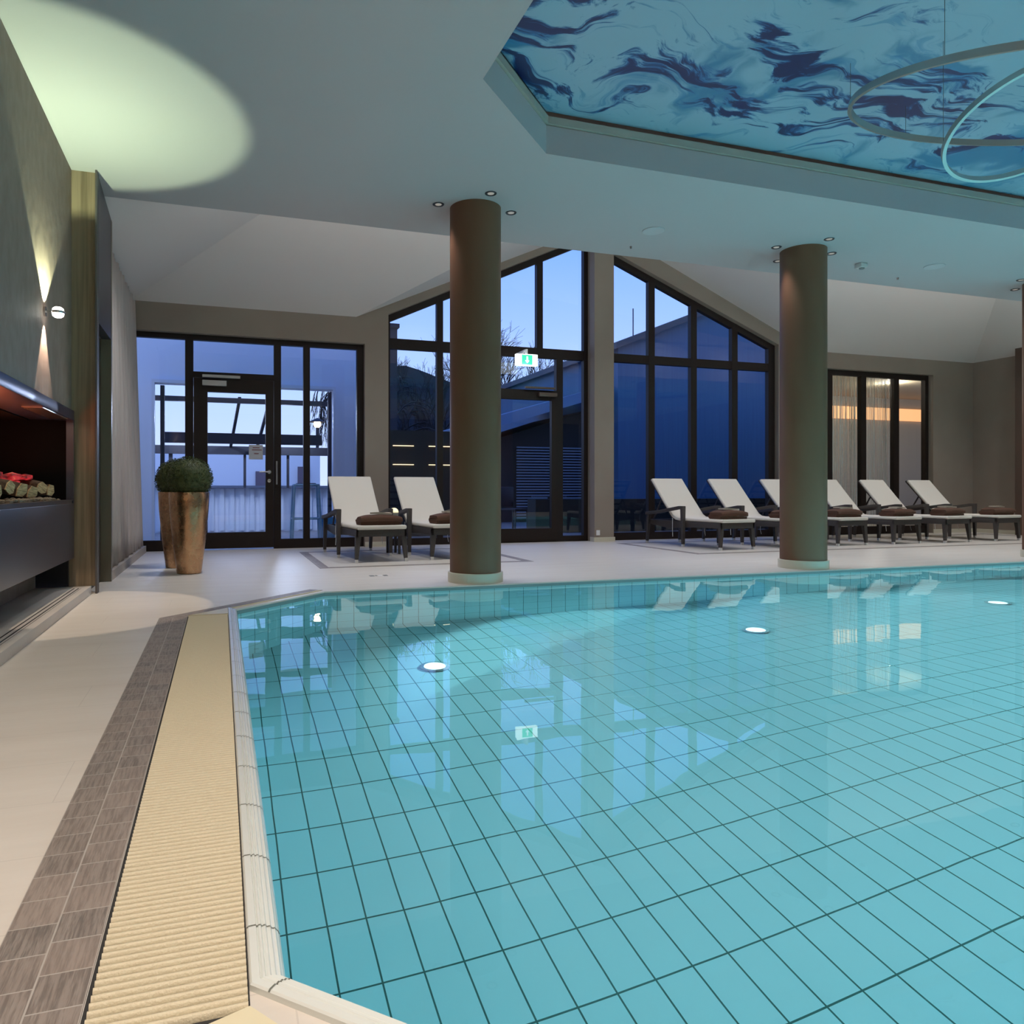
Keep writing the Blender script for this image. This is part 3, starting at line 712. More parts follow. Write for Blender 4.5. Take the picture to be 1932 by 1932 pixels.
# window 1 (left glazed front with door)
f = bars(MB(), [(-1.12, 1.95, 2.80, 2.90), (-1.12, -.36, 0, .14), (.70, 1.95, 0, .13), (-.452, -.350, .0, 2.82), (.69, .785, 0, 2.82), (1.089, 1.177, .12, 2.82), (1.835, 1.95, 0, 2.9), (-1.12, -1.05, 0, 2.9), (-.36, .70, 2.30, 2.38)])
w1 = struct(f.build('window_1', FRAME), 'dark-framed glazed front on the left')
for a in ((-1.05, .14, -.452, 2.80), (.785, .13, 1.089, 2.80), (1.177, .13, 1.835, 2.80), (-.35, 2.38, .69, 2.80)):
    pane(w1, [(a[0], a[1]), (a[2], a[1]), (a[2], a[3]), (a[0], a[3])])
def door(name, x0, x1, z1, gx0, gx1, gz0, gz1, label, hx):
    f = bars(MB(), [(x0, gx0, .02, z1), (gx1, x1, .02, z1), (gx0, gx1, .02, gz0), (gx0, gx1, gz1, z1)], 10.275, 10.35)
    d = struct(f.build(name, mat('dark_door_frame', (.018, .011, .008), .5, spec=.25)), label)
    pane(d, [(gx0, gz0), (gx1, gz0), (gx1, gz1), (gx0, gz1)], 10.32)
    if hx is not None:
        h = MB().lathe([(.026, 0), (.026, .012)], 20)
        h.v = [(a, -c_, b_) for a, b_, c_ in h.v]
        h.tube([(0, -.01, 0), (0, -.055, 0), (-.02, -.06, 0), (-.13, -.06, 0)], .010, 10)
        o = h.build('door_handle', STEEL, d, smooth='auto'); o.location = (hx, 10.275, 1.05)
        h = MB().lathe([(.024, 0), (.024, .010), (.012, .012)], 20); h.v = [(a, -c_, b_) for a, b_, c_ in h.v]
        o = h.build('lock', STEEL, d, smooth='auto'); o.location = (hx, 10.275, .93)
    return d
d2 = door('door_2', -.345, .685, 2.295, -.170, .578, .232, 2.115, 'dark-framed glass door to the left', .625)
cl = MB().box(-.235, .07, 10.20, 10.265, 2.19, 2.26); cl.build('door_closer', mat('closer_grey', (.5, .5, .48), .35), d2, bevel=.004)
MB().box(-.235, .245, 10.215, 10.25, 2.300, 2.335).build('closer_rail', MATS['closer_grey'], d2)
MB().box(.715, .735, 10.255, 10.30, .88, 1.20).build('pull_bar', mat('grey_bar', (.2, .2, .2), .4), d2)
MB().box(.36, .545, 10.322, 10.326, 1.22, 1.42).build('paper_notice', mat('paper', (.66, .62, .62), .8), d2)
nb = MB()
for k, (a, b_) in enumerate(((.41, .50), (.40, .53), (.43, .49))):
    nb.box(a, b_, 10.319, 10.321, 1.375-.03*k-(.02 if k == 2 else 0), 1.387-.03*k-(.02 if k == 2 else 0))
nb.build('notice_text', mat('notice_ink', (.25, .1, .1), .8), d2)
# window 2 (left half of the gable)
f = bars(MB(), [(2.27, 5.5, 2.845, 2.995), (2.27, 3.0, 0, .10), (3.0, 3.72, 0, .10), (3.02, 3.115, 0, wc(3.06)), (3.74, 3.835, 0, wc(3.78)), (4.625, 4.725, 2.9, wc(4.67)), (5.43, 5.53, 0, wc(5.4)), (2.25, 2.315, 0, wc(2.3)),
    (4.955, 5.065, 0, 2.85), (5.06, 5.45, 0, .09), (3.83, 4.96, 2.315, 2.345), (3.83, 4.96, 0, .03)])
f.prism([(2.25, wc(2.25)-.10), (5.53, wc(5.53)-.10), (5.53, wc(5.53)+.02), (2.25, wc(2.25)+.02)], 10.30, 10.38, 'y')
w2 = struct(f.build('window_2', FRAME), 'tall dark-framed window in the left half of the gable')
for a, b_ in ((2.315, 3.02), (3.115, 3.74), (3.835, 4.625), (4.725, 5.43)):
    pane(w2, [(a, 2.995), (b_, 2.995), (b_, wc(b_)-.1), (a, wc(a)-.1)])
for a in ((2.315, .1, 3.02, 2.845), (3.115, .1, 3.74, 2.845), (5.065, .09, 5.43, 2.845), (3.835, 2.345, 4.955, 2.845)):
    pane(w2, [(a[0], a[1]), (a[2], a[1]), (a[2], a[3]), (a[0], a[3])])
d3 = door('door_3', 3.84, 4.95, 2.315, 3.95, 4.865, .215, 2.19, 'dark-framed garden door under the gable', None)
MB().box(4.40, 4.90, 10.215, 10.26, 2.355, 2.385).build('closer_rail', mat('closer_dark', (.10, .07, .05), .4), d3)
MB().box(4.63, 4.93, 10.21, 10.265, 2.24, 2.30).build('door_closer', MATS['closer_dark'], d3, bevel=.004)
# window 3 (right half of the gable)
f = bars(MB(), [(5.82, 9.12, 2.855, 2.990), (5.82, 9.12, 0, .12), (6.605, 6.722, 0, wr(6.66)), (7.415, 7.53, 0, wr(7.47)), (8.232, 8.348, 0, wr(8.29)), (8.99, 9.14, 0, wr(9.1)), (5.82, 5.9, 0, wr(5.9))])
f.prism([(5.82, wr(5.82)-.11), (9.14, wr(9.14)-.11), (9.14, wr(9.14)+.02), (5.82, wr(5.82)+.02)], 10.30, 10.38, 'y')
w3 = struct(f.build('window_3', FRAME), 'tall dark-framed window in the right half of the gable')
for a, b_ in ((5.9, 6.605), (6.722, 7.415), (7.53, 8.232), (8.348, 8.99)):
    pane(w3, [(a, 2.99), (b_, 2.99), (b_, wr(b_)-.11), (a, wr(a)-.11)])
    pane(w3, [(a, .12), (b_, .12), (b_, 2.855), (a, 2.855)])
# window 4 (far right)
f = bars(MB(), [(9.93, 12.7, 2.87, 2.98), (9.93, 12.7, 0, .14), (10.27, 10.39, 0, 2.9), (11.05, 11.17, 0, 2.9), (11.83, 11.955, 0, 2.9), (12.60, 12.72, 0, 2.98), (9.93, 10.0, 0, 2.9)])
w4 = struct(f.build('window_4', FRAME), 'dark-framed window with string curtain on the right')
for a, b_ in ((10.0, 10.27), (10.39, 11.05), (11.17, 11.83), (11.955, 12.60)):
    pane(w4, [(a, .14), (b_, .14), (b_, 2.87), (a, 2.87)], m=glass('glass_side', .05) if 'glass_side' not in MATS else MATS['glass_side'])
# wall socket
tag(MB().box(5.53, 5.59, 10.072, 10.08, .10, .18).build('wall_socket', WHITEP), 'small white wall socket low on the gable pier', 'socket')
# exit sign
ex = thing('exit_sign', 'lit green and white emergency exit sign above the garden door', 'exit sign', (4.30, 9.96, 2.73))
MB().box(-.17, .17, -.035, .035, -.085, .085).build('housing', mat('sign_white_lit', (.9, .9, .9), .3, emit=(.92, 1, .96), estr=2.2), ex, bevel=.006)
MB().box(-.015, .015, -.02, .02, .085, .16).box(-.02, .02, 0, .34, .13, .16).build('bracket', WHITEP, ex)
MB().box(-.085, .085, -.037, -.0352, -.072, .072).build('green_panel', mat('sign_green', (.02, .5, .2), .4, emit=(.03, .75, .28), estr=1.3), ex)
g = MB().prism([(-.012, .05), (.012, .05), (.012, -.01), (.034, -.01), (0, -.052), (-.034, -.01), (-.012, -.01)], -.0385, -.0372, 'y')
g.build('arrow', mat('sign_white_mark', (.9, .95, .9), .4, emit=(.9, 1, .95), estr=2), ex)
point('exit_sign_light', (4.30, 9.80, 2.66), 1.2, (.8, 1, .9), .05, mis=False)

# ================================================================= sun loungers
WICK = mat('dark_wicker', (.040, .032, .030), .55, bump=.9, bscale=120, stretch=(1, 1, 2.5), noise_=(.065, .052, .045))
CUSH = mat('ivory_cushion', (.74, .69, .61), .85, bump=.12, bscale=60)
CORD = mat('white_cord', (.7, .7, .68), .8)
def make_lounger():
    r = thing('sun_lounger', 'lounger', 'sun lounger')
    # local: foot end at y=0, head end at y=1.95, x centred
    mb = MB()
    mb.prism([(.02, .285), (.02, .36), (1.10, .36), (1.60, .36), (1.60, .30), (1.10, .25), (.75, .27), (.40, .285)], -.292, -.262, 'x')
    mb.prism([(.02, .285), (.02, .36), (1.10, .36), (1.60, .36), (1.60, .30), (1.10, .25), (.75, .27), (.40, .285)], .262, .292, 'x')
    mb.box(-.292, .292, .02, .055, .285, .36).box(-.262, .262, 1.55, 1.60, .30, .36)
    for k in range(9): mb.box(-.262, .262, .14+k*.10, .19+k*.10, .325, .345)
    mb.build('frame', WICK, r, bevel=.004)
    for sx_ in (-1, 1):
        l = MB().bar((sx_*.262, .052, .30), (sx_*.285, .035, .035), .062, .055, .036, .034).build('leg', WICK, r)
        MB().box(sx_*.285-.017, sx_*.285+.017, .018, .052, 0, .036).build('foot_cap', mat('foot_cap_metal', (.72, .72, .70), .3, metal=.6), l)
        l = MB().bar((sx_*.320, .74, .565), (sx_*.320, .735, .035), .058, .05, .036, .034).build('leg', WICK, r)
        MB().box(sx_*.320-.017, sx_*.320+.017, .718, .752, 0, .036).build('foot_cap', MATS['foot_cap_metal'], l)
        l = MB().bar((sx_*.305, 1.52, .47), (sx_*.305, 1.57, .035), .05, .05, .034, .034).build('leg', WICK, r)
        MB().box(sx_*.305-.017, sx_*.305+.017, 1.553, 1.587, 0, .036).build('foot_cap', MATS['foot_cap_metal'], l)
        MB().prism([(.715, .53), (.715, .575), (.80, .575), (1.30, .50), (1.56, .475), (1.56, .43), (1.30, .455), (.80, .53)], sx_*.320-.030, sx_*.320+.030, 'x').build('armrest', WICK, r, bevel=.004)
    mb = MB()
    # reclining back frame behind the cushion
    for sx_ in (-.27, .245): mb.bar((sx_+.012, .98, .355), (sx_+.012, 1.53, .955), .03, .03)
    mb.bar((-.27, 1.525, .95), (.27, 1.525, .95), .03, .03)
    for k in range(5): 
        t = .15+k*.18; mb.bar((-.25, .98+.55*t, .36+.595*t), (.25, .98+.55*t, .36+.595*t), .04, .012, up=(0, -1, 1))
    mb.bar((-.2, 1.33, .72), (-.2, 1.56, .34), .018).bar((.2, 1.33, .72), (.2, 1.56, .34), .018)
    mb.build('back_frame', WICK, r)
    # cushion: one mattress following the seat and the raised back
    path = [(-.005, .385), (.5, .385), (.86, .383), (.95, .392), (1.02, .43), (1.25, .68), (1.50, .965)]
    th = .022; N = 10; prof_ = []; vs = []; fs = []
    pts = []
    for i, p in enumerate(path):
        a = Vector(path[max(i-1, 0)]); b_ = Vector(path[min(i+1, len(path)-1)]); d = (b_-a).normalized(); nn = Vector((-d.y, d.x))
        pts.append((Vector(p), nn))
    xs = [-.285, -.275, -.15, 0, .15, .275, .285]
    for (p, nn) in pts:
        top = []
        for x_ in xs:
            e1 = .35 if abs(x_) > .28 else 1.0
            q_ = p+nn*th*e1; top.append((x_, q_.x, q_.y))
        bot = [(x_, (p-nn*th*(.35 if abs(x_) > .28 else 1)).x, (p-nn*th*(.35 if abs(x_) > .28 else 1)).y) for x_ in reversed(xs)]
        vs += top+bot
    M_ = len(xs)*2
    for i in range(len(pts)-1):
        for k in range(M_): fs.append((i*M_+k, i*M_+(k+1) % M_, (i+1)*M_+(k+1) % M_, (i+1)*M_+k))
    fs += [tuple(range(M_)), tuple(range((len(pts)-1)*M_, len(pts)*M_))]
    c = MB().add(vs, fs).build('cushion', CUSH, r, bevel=.008, smooth='auto')
    for sx_ in (-.29, .29):
        MB().tube([(sx_, 1.0, .40), (sx_*1.03, .99, .30), (sx_*1.0, 1.0, .20), (sx_*1.03, .985, .13)], .004, 6).build('tie_cord', CORD, c)
    return r
lo = make_lounger()
LROT = math.radians(4.5)
LG = [(1.70, 7.98, 'ivory-cushioned wicker sun lounger nearest the copper planters'),
      (2.585, 8.06, 'ivory-cushioned wicker sun lounger half hidden behind the leftmost column')]
RG = [(6.58, 8.12, 'wicker sun lounger beside the gable pier, first of the right row'),
      (7.62, 8.16, 'wicker sun lounger whose foot is hidden behind the middle column'),
      (8.66, 8.22, 'wicker sun lounger partly hidden by the middle column, third of the right row'),
      (9.70, 8.22, 'wicker sun lounger directly right of the middle column, fourth of the right row'),
      (10.70, 8.20, 'wicker sun lounger in front of the string-curtain window, fifth of the right row'),
      (11.80, 8.22, 'wicker sun lounger farthest right, beside the bare taupe wall')]
for k, (x, y, l) in enumerate(LG+RG):
    o = lo if k == 0 else copy_tree(lo)
    o.location = (x, y-.03, .0015); o.rotation_euler = (0, 0, LROT); o['label'] = l
    o['group'] = 'sun loungers in the left pair' if k < 2 else 'sun loungers in the right row'
# towels
BROWN = mat('brown_terry', (.135, .062, .038), .95, bump=.9, bscale=200, noise_=(.11, .05, .03))
BEIGE = mat('beige_terry', (.55, .46, .36), .95, bump=.9, bscale=200)
def towel_mesh(name, m, w, d, h, layers, seed, group, cat, label):
    rr = random.Random(seed); mb = MB()
    # folded cloth: a flattened spiral section extruded across with soft sag
    sec = []; n_ = 26
    NX = 15; t = h/(layers*2+.2)
    path = []
    for k in range(layers):
        z0 = t*(1+2*k); r_ = t
        ys = [(-d/2+r_+(d-2*r_)*q/8) for q in range(9)]
        if k % 2: ys.reverse()
        path += [(yy, z0) for yy in ys]
        if k < layers-1:
            s_ = 1 if k % 2 == 0 else -1
            path += [(ys[-1]+s_*t*1.0*math.sin(a), z0+t-t*math.cos(a)) for a in (PI*.25, PI*.5, PI*.75)]
    P_ = [Vector(p) for p in path]; left = []; right = []
    for i, p in enumerate(P_):
        a = P_[max(i-1, 0)]; b_ = P_[min(i+1, len(P_)-1)]; dd = (b_-a).normalized(); nn = Vector((-dd.y, dd.x))
        left.append(p+nn*t*.93); right.append(p-nn*t*.93)
    sec = left+right[::-1]; M_ = len(sec); vs = []
    for i in range(NX+1):
        u = i/NX-.5; taper = 1-.12*(abs(u)*2)**4
        x_ = u*w
        for (yy, zz) in sec:
            nz = noise.noise(Vector((x_*9+seed, yy*7, zz*9)))*.010
            ex = noise.noise(Vector((yy*5, zz*22+seed, 3)))*.018*(1 if u > 0 else -1)*(abs(u)*2)**3
            vs.append((x_+ex, yy*taper+nz, max(.0005, zz*taper*(1+.07*math.cos(u*5))+nz*.8*(zz/h))))
    fs = [(i*M_+k, i*M_+(k+1) % M_, (i+1)*M_+(k+1) % M_, (i+1)*M_+k) for i in range(NX) for k in range(M_)]
    fs += [tuple(range(M_)), tuple(range(NX*M_, (NX+1)*M_))]
    mb.add(vs, fs); o = mb.build(name, m, None, smooth='auto'); o.data.set_sharp_from_angle(angle=math.radians(60))
    return tag(o, label, cat, group)
tb = towel_mesh('folded_towel', BROWN, .48, .26, .112, 3, 1, 'folded brown towels on the loungers', 'towel', '')
tb2 = towel_mesh('folded_towel', BROWN, .47, .26, .118, 3, 9, 'folded brown towels on the loungers', 'towel', '')
tw = towel_mesh('folded_face_cloth', BEIGE, .24, .17, .026, 1, 4, 'small beige cloths on the brown towels', 'cloth', '')
where = ['the lounger nearest the copper planters', 'the lounger half hidden behind the leftmost column', 'the first lounger right of the gable pier', 'the second lounger right of the gable pier',
         'the third lounger right of the gable pier', 'the lounger directly right of the middle column', 'the lounger in front of the string-curtain window', 'the lounger farthest right']
for k, (x, y, l) in enumerate(LG+RG):
    a = tb if k == 0 else tb2 if k == 1 else (tb if k % 2 else tb2).copy()
    if k > 1: COL.objects.link(a)
    ca, sa = math.cos(LROT), math.sin(LROT); lx, ly = (.02, .17) if k != 2 else (.0, .17)
    a.location = (x+lx*ca-ly*sa, y+lx*sa+ly*ca, .4095); a.rotation_euler = (0, 0, LROT+(-.04, .05, .03, -.05)[k % 4]); a['label'] = 'brown folded towel on '+where[k]
    b_ = tw if k == 0 else tw.copy()
    if k: COL.objects.link(b_)
    ly += .03; lx += .03
    b_.location = (x+lx*ca-ly*sa, y+lx*sa+ly*ca, .4095+(.116 if a.data == tb.data else .122)); b_.rotation_euler = (0, .03, LROT+(-.14, .15)[k % 2]); b_['label'] = 'beige cloth on the brown towel of '+where[k]
# small side table with lamp between the left loungers
st = thing('side_table', 'low dark wicker side table between the two left loungers', 'side table', (2.07, 9.02, .0015))
MB().box(-.07, .07, -.12, .12, .44, .47).build('top', WICK, st, bevel=.005)
for sx_ in (-1, 1):
    for sy_ in (-1, 1): MB().bar((sx_*.05, sy_*.10, .44), (sx_*.052, sy_*.105, .0), .035, .035, .028, .028).build('leg', WICK, st)
tl = thing('table_lamp', 'small domed cream lamp on the side table between left loungers', 'table lamp', (2.07, 8.98, .4715))
MB().lathe([(.05, 0), (.055, .02), (.056, .048)], 28).build('base', mat('lamp_base_grey', (.3, .3, .26), .4), tl, smooth='auto')
MB().lathe([(.056, .048), (.055, .065), (.045, .088), (.025, .103), (0, .108)], 28).build('shade', mat('lamp_shade_cream', (.9, .85, .6), .4, emit=(1, .88, .50), estr=.9), tl, smooth=True)

# ================================================================= planters
COPPER = None
m, n, b, L = nodes('aged_copper')
v, x, y, z = coords(n)
f1, _ = noisetex(n, v, 3.5, 5, (1, 1, .5), .6); f1 = ramp0(n, f1, .28, .72); f2, _ = noisetex(n, v, 22, 4)
c = mixc(n, f1, (.36, .20, .105), (.66, .40, .23)); L.new(c, b.inputs['Base Color'])
b.inputs['Metallic'].default_value = 1.0
r_ = mth(n, 'MULTIPLY_ADD', f2, .22, .16); L.new(r_, b.inputs['Roughness'])
BOX_L = mat('boxwood_leaf', (.030, .045, .008), .6, noise_=(.070, .085, .018), bscale=25)
def planter(loc, label):
    p = thing('tall_planter', label, 'planter', loc, group='tall copper planters beside the glass door')
    MB().lathe([(.105, 0), (.112, .004), (.150, .30), (.178, .60), (.186, .775), (.182, .782), (.172, .782), (.170, .74)], 48).build('vase', MATS['aged_copper'], p, smooth='auto')
    MB().disc((0, 0, .73), .168, 32, .01).build('soil', mat('soil', (.03, .02, .015), .95), p)
    return p
def boxwood(loc, label, seed):
    rr = random.Random(seed); t = thing('boxwood_ball', label, 'plant', loc, group='clipped boxwood balls in the copper planters')
    R_ = .218; mb = MB()
    mb.ball((0, 0, .125), R_*.93, 28, (1, 1, .95))
    for k in range(5200):
        u = rr.uniform(-1, 1); a = rr.uniform(0, 2*PI); q = math.sqrt(1-u*u)
        d = Vector((q*math.cos(a), q*math.sin(a), u)); rad = R_*(.93+.085*rr.random()+.03*noise.noise(d*4+Vector((seed, 0, 0))))
        c_ = Vector((0, 0, .125))+d*rad
        if c_.z < .0: continue
        e1 = d.orthogonal().normalized(); e1.rotate(Matrix.Rotation(rr.uniform(0, 6.28), 3, d)); e2 = d.cross(e1)
        up = (d*.6+e1*rr.uniform(-.6, .6)).normalized(); s_ = rr.uniform(.006, .011)
        mb.add([c_-e2*s_*.5, c_+up*s_*.7, c_+e2*s_*.5, c_-up*s_*.7], [(0, 1, 2, 3)])
    o = mb.build('foliage', BOX_L, t)
    MB().tube([(0, 0, -.05), (0, 0, .1)], .012, 8).build('trunk', mat('twig', (.06, .04, .02), .9), t)
    return t
planter((-.292, 7.50, 0), 'tall copper planter in front, nearer the pool')
boxwood((-.292, 7.50, .785), 'clipped boxwood ball in the front copper planter', 2)
planter((-.43, 8.10, 0), 'tall copper planter behind, nearer the curtain')
boxwood((-.43, 8.10, .785), 'clipped boxwood ball in the rear copper planter', 5)
# little marking tile on the deck
mk = thing('deck_marking', 'small dark and white marking on the deck left of the leftmost column', 'marking', (1.40, 6.72, 0))
q = MB().box(-.085, -.04, -.035, .035, 0, .0015).box(-.03, -.012, -.02, .03, 0, .0015).box(.045, .085, -.035, .035, 0, .0015); q.build('dark_mark', mat('mark_dark', (.15, .16, .15), .6), mk)
MB().box(-.005, .035, -.03, .03, 0, .0015).build('white_mark', mat('mark_white', (.8, .8, .8), .6), mk)

# ================================================================= outside
GRD = mat('terrace_paving', (.20, .20, .21), .6, noise_=(.15, .15, .16), bscale=6)
struct(MB().box(-30, 60, 10.46, 80, -.25, -.0505).build('ground_outside', GRD), 'terrace paving outside the windows')
OW = mat('outdoor_render_pale', (.86, .88, .92), .8)
DW = mat('dark_timber_outside', (.035, .035, .045), .7)
# glazed bar pavilion beyond the left door
struct(MB().box(-2.6, -.97, 12.0, 12.2, -.05, 3.9).box(1.75, 2.25, 12.0, 12.2, -.05, 3.9).box(-.97, 1.75, 12.0, 12.2, 2.44, 3.9).build('wall_outside', OW), 'pale rendered wall with wide opening beyond the door')
struct(MB().box(2.10, 2.25, 10.44, 12.0, -.05, 3.9).box(-2.6, -2.45, 10.44, 12.0, -.05, 3.9).build('wall_outside_return', OW))
struct(MB().box(-1.0, 1.78, 11.95, 12.0, 2.44, 2.49).box(-1.0, -.96, 11.95, 12.0, 0, 2.44).box(1.74, 1.78, 11.95, 12.0, 0, 2.44).build('trim_9', WHITEP))
rm = MB().box(-.97, 1.75, 13.4, 13.52, 1.62, 1.80).box(-1.4, 2.3, 14.9, 15.0, 1.50, 1.66).box(-1.4, 2.3, 12.9, 13.0, 2.28, 2.36)
for x in (-.9, .30, .80, 1.70): rm.box(x, x+.06, 12.25, 12.33, 0, 2.44) if x in (-.9, 1.70) else rm.bar((x, 12.9, 2.36), (x-.12, 14.9, 1.66), .05)
rm.box(.42, .47, 14.95, 15.0, .85, 1.5).box(1.25, 1.30, 14.95, 15.0, .85, 1.5).box(-.95, -.88, 14.95, 15.0, 0, 1.5)
tag(rm.build('pavilion_frame', DW), 'dark timber frame of the outdoor bar pavilion', 'pavilion')
bc = thing('bar_counter', 'long pale outdoor bar counter with vertical panels', 'counter', (.5, 15.6, -.05))
MB().box(-2.1, 2.2, -.2, .3, .90, .945).build('countertop', mat('counter_top_grey', (.30, .32, .38), .4), bc)
MB().box(-2.1, 2.2, -.05, .2, 0, .90).build('body', OW, bc)
mbp = MB()
for k in range(22): mbp.box(-2.08+k*.195, -2.0+k*.195, -.09, -.05, .03, .88)
mbp.build('panel', mat('panel_pale_blue', (.85, .87, .9), .6), bc)
struct(MB().box(-3, 2.3, 18.0, 18.2, -.05, 1.75).build('wall_outside_far', OW), 'pale far wall behind the outdoor bar')
dk = tag(MB().box(.78, 1.02, 17.9, 17.99, .0, 1.25).build('outdoor_door_panel', mat('violet_grey', (.16, .12, .15), .6)), 'narrow violet grey door panel behind the outdoor bar', 'door panel')
c = dk.copy(); COL.objects.link(c); c.location = (.98, 0, .12); c['label'] = 'narrow violet grey door panel seen right of the door frame'; c['group'] = dk['group'] = 'door panels behind the outdoor bar'
for x in (-.6, 1.2):
    point('pavilion_light', (x, 14.4, 2.2), 70, (.62, .72, 1.0), .08, mis=False)
# bar stool
bs = thing('bar_stool', 'tubular steel bar stool standing outside the left glazing', 'bar stool', (1.23, 11.3, -.05))
sm_ = mat('stool_steel', (.22, .42, .62), .35)
for sx_, sy_ in ((-1, -1), (1, -1), (1, 1), (-1, 1)):
    MB().tube([(sx_*.22, sy_*.17, .0), (sx_*.18, sy_*.13, .93)], .017, 8).build('leg', sm_, bs)
MB().tube([(-.18, -.13, .93), (.18, -.13, .93), (.18, .13, .93), (-.18, .13, .93)], .017, 8, close=True).build('seat_frame', sm_, bs)
MB().tube([(-.20, -.15, .42), (.20, -.15, .42), (.20, .15, .42), (-.20, .15, .42)], .014, 8, close=True).build('footrest', sm_, bs)
MB().box(-.14, .14, -.12, .12, .93, .96).build('seat', mat('stool_seat', (.05, .06, .09), .5), bs, bevel=.01)
tag(MB().lathe([(.10, 0), (.16, .42), (.15, .42), (.09, .01)], 24, (1.62, 11.75, -.05)).build('blue_tub', mat('tub_blue', (.06, .26, .50), .5), smooth='auto'), 'blue tub standing behind the bar stool outside', 'tub')
# street lamp
sl_ = thing('street_lamp', 'glowing street lamp seen above the outdoor bar', 'street lamp', (2.42, 19.5, -.05))
MB().tube([(0, 0, 0), (0, 0, 2.55)], .04, 10).build('pole', DW, sl_)
MB().ball((0, 0, 2.60), .10, 14).build('globe', mat('lamp_globe_warm', (1, .8, .6), .4, emit=(1, .72, .42), estr=9), sl_, smooth=True)
MB().lathe([(.02, 2.76), (.22, 2.66), (.22, 2.65), (.02, 2.66)], 20).build('hood', DW, sl_)
# blue-grey house to the right
HB = mat('blue_grey_cladding', (.035, .125, .235), .6, noise_=(.03, .11, .215), bscale=3, stretch=(6, 1, .2))
hs = thing('neighbouring_house', 'large blue-grey gabled house outside right gable window', 'house', (13.0, 17.0, -.05))
def rel(pts, c): return [(p[0]-c[0], p[1]-c[2]) for p in pts]
hz = lambda x: 4.72+.395*(x-9.95) if x < 13.3 else 6.04-.395*(x-13.3)
MB().prism(rel([(9.97, -.05), (19.5, -.05), (19.5, hz(19.5)-.1), (13.3, hz(13.3)-.1), (9.97, hz(9.97)-.1)], (13, 17, -.05)), 0, 9, 'y').build('wall', HB, hs)
MB().prism(rel([(9.75, hz(9.75)-.16), (13.3, hz(13.3)-.14), (19.7, hz(19.7)-.16), (19.7, hz(19.7)), (13.3, hz(13.3)+.02), (9.76, hz(9.76))], (13, 17, -.05)), -.3, 9.2, 'y').build('roof', mat('roof_dark', (.06, .075, .09), .7), hs)
MB().tube([(-2.45, .2, 4.9), (-2.45, .2, 5.75)], .015, 6).build('aerial', DW, hs)
struct(MB().box(5.9, 11.6, 13.2, 13.6, -.05, .62).build('wall_garden', mat('dark_hedge_wall', (.02, .022, .02), .9)), 'low dark garden wall outside the right gable window')
# low house with slatted screen in the middle
lh = thing('garden_house', 'low dark house with pale sloping fascia beyond the garden door', 'house', (8.0, 18.0, -.05))
MB().prism([(-2.2, 0), (1.72, 0), (1.72, 3.09), (-2.2, 1.85)], 0, 4, 'y').build('wall', mat('dark_house_wall', (.025, .022, .02), .8), lh)
MB().prism([(-2.4, 2.15), (1.72, 3.37), (1.72, 3.64), (-2.4, 2.42)], -.9, 4.2, 'y').build('roof', mat('fascia_blue', (.12, .20, .32), .6), lh)
sc_ = MB()
for k in range(26): sc_.box(-.55, 1.70, -.12, -.08, .1+k*.075, .135+k*.075)
sc_.build('slatted_screen', mat('slat_grey', (.20, .24, .30), .6), lh)
# chimney block and wooded slope
ch_ = tag(MB().box(3.9, 4.28, 18.2, 19, -.05, 5.0).box(3.85, 4.33, 18.15, 19.05, 4.95, 5.05).build('chimney', mat('chimney_dark', (.02, .022, .03), .8)), 'dark square chimney beyond the left gable window', 'chimney')
hl = MB(); vs = []; NXh = 60
for j in range(8):
    for i in range(NXh+1):
        x = 7+i*.66; t = j/7
        vs.append((x, 36+t*3, -.1+t*(7.6+.5*noise.noise(Vector((x*.35, 0, 0)))+.25*noise.noise(Vector((x*1.7, 3, 0)))+(-.16*(x-9) if x > 9 else 0))))
hl.add(vs, [(j*(NXh+1)+i, j*(NXh+1)+i+1, (j+1)*(NXh+1)+i+1, (j+1)*(NXh+1)+i) for j in range(7) for i in range(NXh)])
struct(hl.build('hillside', mat('dark_hillside', (.016, .020, .028), .95)), 'dark wooded slope behind the garden')
def bare_tree(name, loc, h, seed, label, spread=.55, droop=0):
    rr = random.Random(seed); t = thing(name, label, 'tree', loc, group='bare winter trees outside'); tk = MB(); br = MB(); cnt = [0]
    def grow(p, d, ln, r, lev):
        if cnt[0] > 6000: return
        n_ = 3; pts = [p]; q = p.copy(); dd = d.copy()
        for i in range(n_):
            dd = (dd+Vector((rr.gauss(0, .10), rr.gauss(0, .10), rr.gauss(0, .06)+(.05-droop*lev*.12)))).normalized(); q = q+dd*ln/n_; pts.append(q.copy())
        cnt[0] += 1
        (tk if lev < 2 else br).tube(pts, r, 5 if lev < 2 else 3, r2=r*.72, cap=False)
        if lev >= 7: return
        k = rr.choice((2, 3, 3)) if lev else 5
        for i in range(k):
            a = rr.uniform(0, 2*PI); e1 = dd.orthogonal().normalized(); e1.rotate(Matrix.Rotation(a, 3, dd))
            nd = (dd+e1*rr.uniform(.35, .9)*spread*1.3).normalized()
            grow(pts[-1] if rr.random() < .6 else pts[-2], nd, ln*rr.uniform(.62, .86), r*.70, lev+1)
    grow(Vector((0, 0, 0)), Vector((0, 0, 1)), h*.26, h*.011, 0)
    bm_ = mat('bark_black', (.015, .014, .016), .9)
    tk.build('trunk', bm_, t); br.build('branches', bm_, t)
    return t
bare_tree('bare_tree', (11.9, 29.6, -.05), 9.0, 11, 'bare tree behind the exit sign, beside the leftmost column')
bare_tree('bare_tree', (13.6, 30.2, -.05), 8.6, 21, 'bare bushy tree between exit sign and gable pier')
